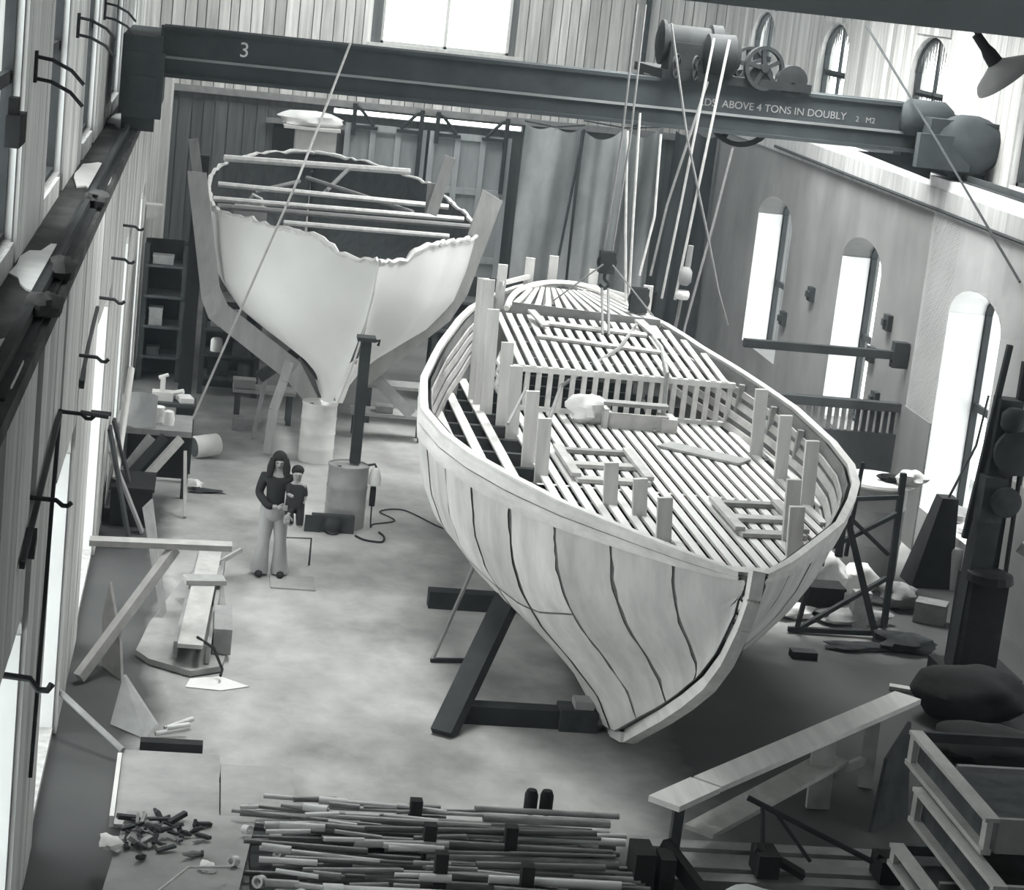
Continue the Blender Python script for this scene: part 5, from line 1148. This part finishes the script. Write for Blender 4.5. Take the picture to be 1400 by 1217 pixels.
# racks with clutter behind the hull
def rack(label, x0, x1, y, zs, seed, cols=('dark', 'dark', 'mid', 'dark', 'ply')):
    rr = random.Random(seed); t = T('storage_rack', label, 'rack', ((x0 + x1) / 2, y, 0))
    for x in (x0, x1): P('upright', MB().box(x - .05, x + .05, y - .4, y - .3, 0, zs[-1] + .4), 'steel', t); P('upright', MB().box(x - .05, x + .05, y + .3, y + .4, 0, zs[-1] + .4), 'steel', t)
    for z in zs: P('shelf', MB().box(x0, x1, y - .45, y + .4, z - .05, z), 'dark', t)
    P('back_panel', MB().box(x0, x1, y + .4, y + .43, 0, zs[-1] + .4), 'black', t)
    n = 0
    for z in zs:
        x = x0 + .12
        while x < x1 - .35:
            w_ = rr.uniform(.18, .45); h = rr.uniform(.1, .32); d = rr.uniform(-.4, -.15)
            if rr.random() < .75:
                m = rr.choice(cols)
                if rr.random() < .5: mb = MB().box(x, x + w_, y + d, y + d + .3, z, z + h).box(x - .01, x + w_ + .01, y + d - .01, y + d + .31, z + h, z + h + .03)
                else: mb = MB(True).lathe((x + w_ / 2, y + d + .15, z), [(w_ * .4, 0), (w_ * .4, h), (w_ * .3, h + .04)], 12)
                S('stored_item', mb, m, 'stored box or tin on ' + label.replace('rack', 'the rack', 1) if False else 'stored box or tin on the ' + label, 'box', 'things on the ' + label)
            x += w_ + rr.uniform(.05, .2)
rack('dark rack left of the steel column', -1.05, -.3, 42.5, (.5, 1.1, 1.7, 2.3), 4)
rack('dark rack between the column and the white hull', .15, 1.2, 41.6, (.35, .8, 1.3), 6, ('dark', 'mid', 'ply', 'dark', 'white', 'dark'))
rack('dark rack right of the white hull', 4.7, 6.6, 42.5, (.4, .9, 1.5, 2.1), 9)
S('wall_box', MB().box(-1.15, -.85, 43.0, 43.3, 3.05, 3.3).box(-1.17, -.83, 42.98, 43.32, 3.3, 3.34), 'drum_white', 'small pale box high on the left wall behind the steel column', 'box')
def bench2(label, x0, x1, y, z):
    t = T('low_trestle', label, 'trestle', ((x0 + x1) / 2, y, 0))
    P('top', MB().box(x0, x1, y - .3, y + .3, z - .06, z), 'greyboard', t)
    for x in (x0 + .1, x1 - .1): P('leg', MB().box(x - .05, x + .05, y - .25, y - .15, 0, z - .06), 'dark', t); P('leg', MB().box(x - .05, x + .05, y + .15, y + .25, 0, z - .06), 'dark', t)
bench2('low trestle with a grey top behind the white drum at left', .75, 1.9, 39.2, .62)
bench2('low trestle with a grey top right of the steel post', 2.9, 4.3, 38.6, .5)
bench2('long low trestle behind the right side of the white hull', 3.2, 5.2, 40.0, .75)
for (c, s3, m, lb) in (((1.0, 38.4, .1), (.45, .3, .2), 'mid', 'grey carton on the floor left of the white drum'), ((.95, 39.1, .7), (.4, .3, .14), 'ply', 'pale carton on the left low trestle'), ((3.5, 38.5, .56), (.3, .3, .1), 'mid', 'flat grey tin on the right low trestle'), ((4.6, 39.9, .85), (.4, .3, .2), 'dark', 'dark carton on the long low trestle')):
    S('carton', MB().box(c[0] - s3[0] / 2, c[0] + s3[0] / 2, c[1] - s3[1] / 2, c[1] + s3[1] / 2, c[2] - s3[2] / 2 + .005, c[2] + s3[2] / 2).box(c[0] - s3[0] / 2 - .01, c[0] + s3[0] / 2 + .01, c[1] - s3[1] / 2 - .01, c[1] + s3[1] / 2 + .01, c[2] + s3[2] / 2, c[2] + s3[2] / 2 + .02), m, lb, 'carton')
# square fixing plates on the right wall
for i, (y, z) in enumerate(((41.2, 3.0), (36.2, 3.3), (36.3, 1.9), (43.0, 2.2), (36.9, 2.6))):
    S('wall_plate', MB().box(XR - .09, XR, y - .14, y + .14, z - .14, z + .14).box(XR - .15, XR - .09, y - .06, y + .06, z - .06, z + .06), 'steel', ['dark square plate on the right wall between the two far windows', 'dark square plate right of the middle window', 'lower dark square plate right of the middle window', 'dark square plate beside the farthest right window', 'dark bracket plate at the edge of the middle window'][i], 'plate')

# bright patches of the left ledge, laid on as flat white shapes
for i, (y, ly, lb) in enumerate(((35.9, 1.5, 'farthest bright patch on the left ledge'), (27.5, 1.5, 'second farthest bright patch on the left ledge'), (19.7, 1.3, 'bright patch on the left ledge above the middle hooks'), (14.9, 1.2, 'nearest bright patch at the left edge of the ledge'))):
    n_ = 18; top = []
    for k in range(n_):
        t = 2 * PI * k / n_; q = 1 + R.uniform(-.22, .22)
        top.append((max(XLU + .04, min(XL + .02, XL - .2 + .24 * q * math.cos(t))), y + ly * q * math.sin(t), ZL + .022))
    S('bright_patch', MB(True).prism(top, (0, 0, .02)), 'white', lb, 'patch')
# ------------------------------------------------------------------ thin haze added to lift the dark tones
hm = bpy.data.materials.new('lift_haze'); hm.use_nodes = True
_n = hm.node_tree.nodes; _n.remove(_n['Principled BSDF'])
_v = _n.new('ShaderNodeVolumeScatter'); _v.inputs['Color'].default_value = (.78, .92, 1.0, 1); _v.inputs['Density'].default_value = .0015; _v.inputs['Anisotropy'].default_value = 0.0
hm.node_tree.links.new(_v.outputs[0], _n['Material Output'].inputs['Volume'])
MT['haze'] = hm
tag(link_mesh('haze', MB().box(-1.15, 11.95, Y0 + .1, Y1 - .2, .01, 10.7), 'haze', Vector((0, 0, 0))), kind='structure')
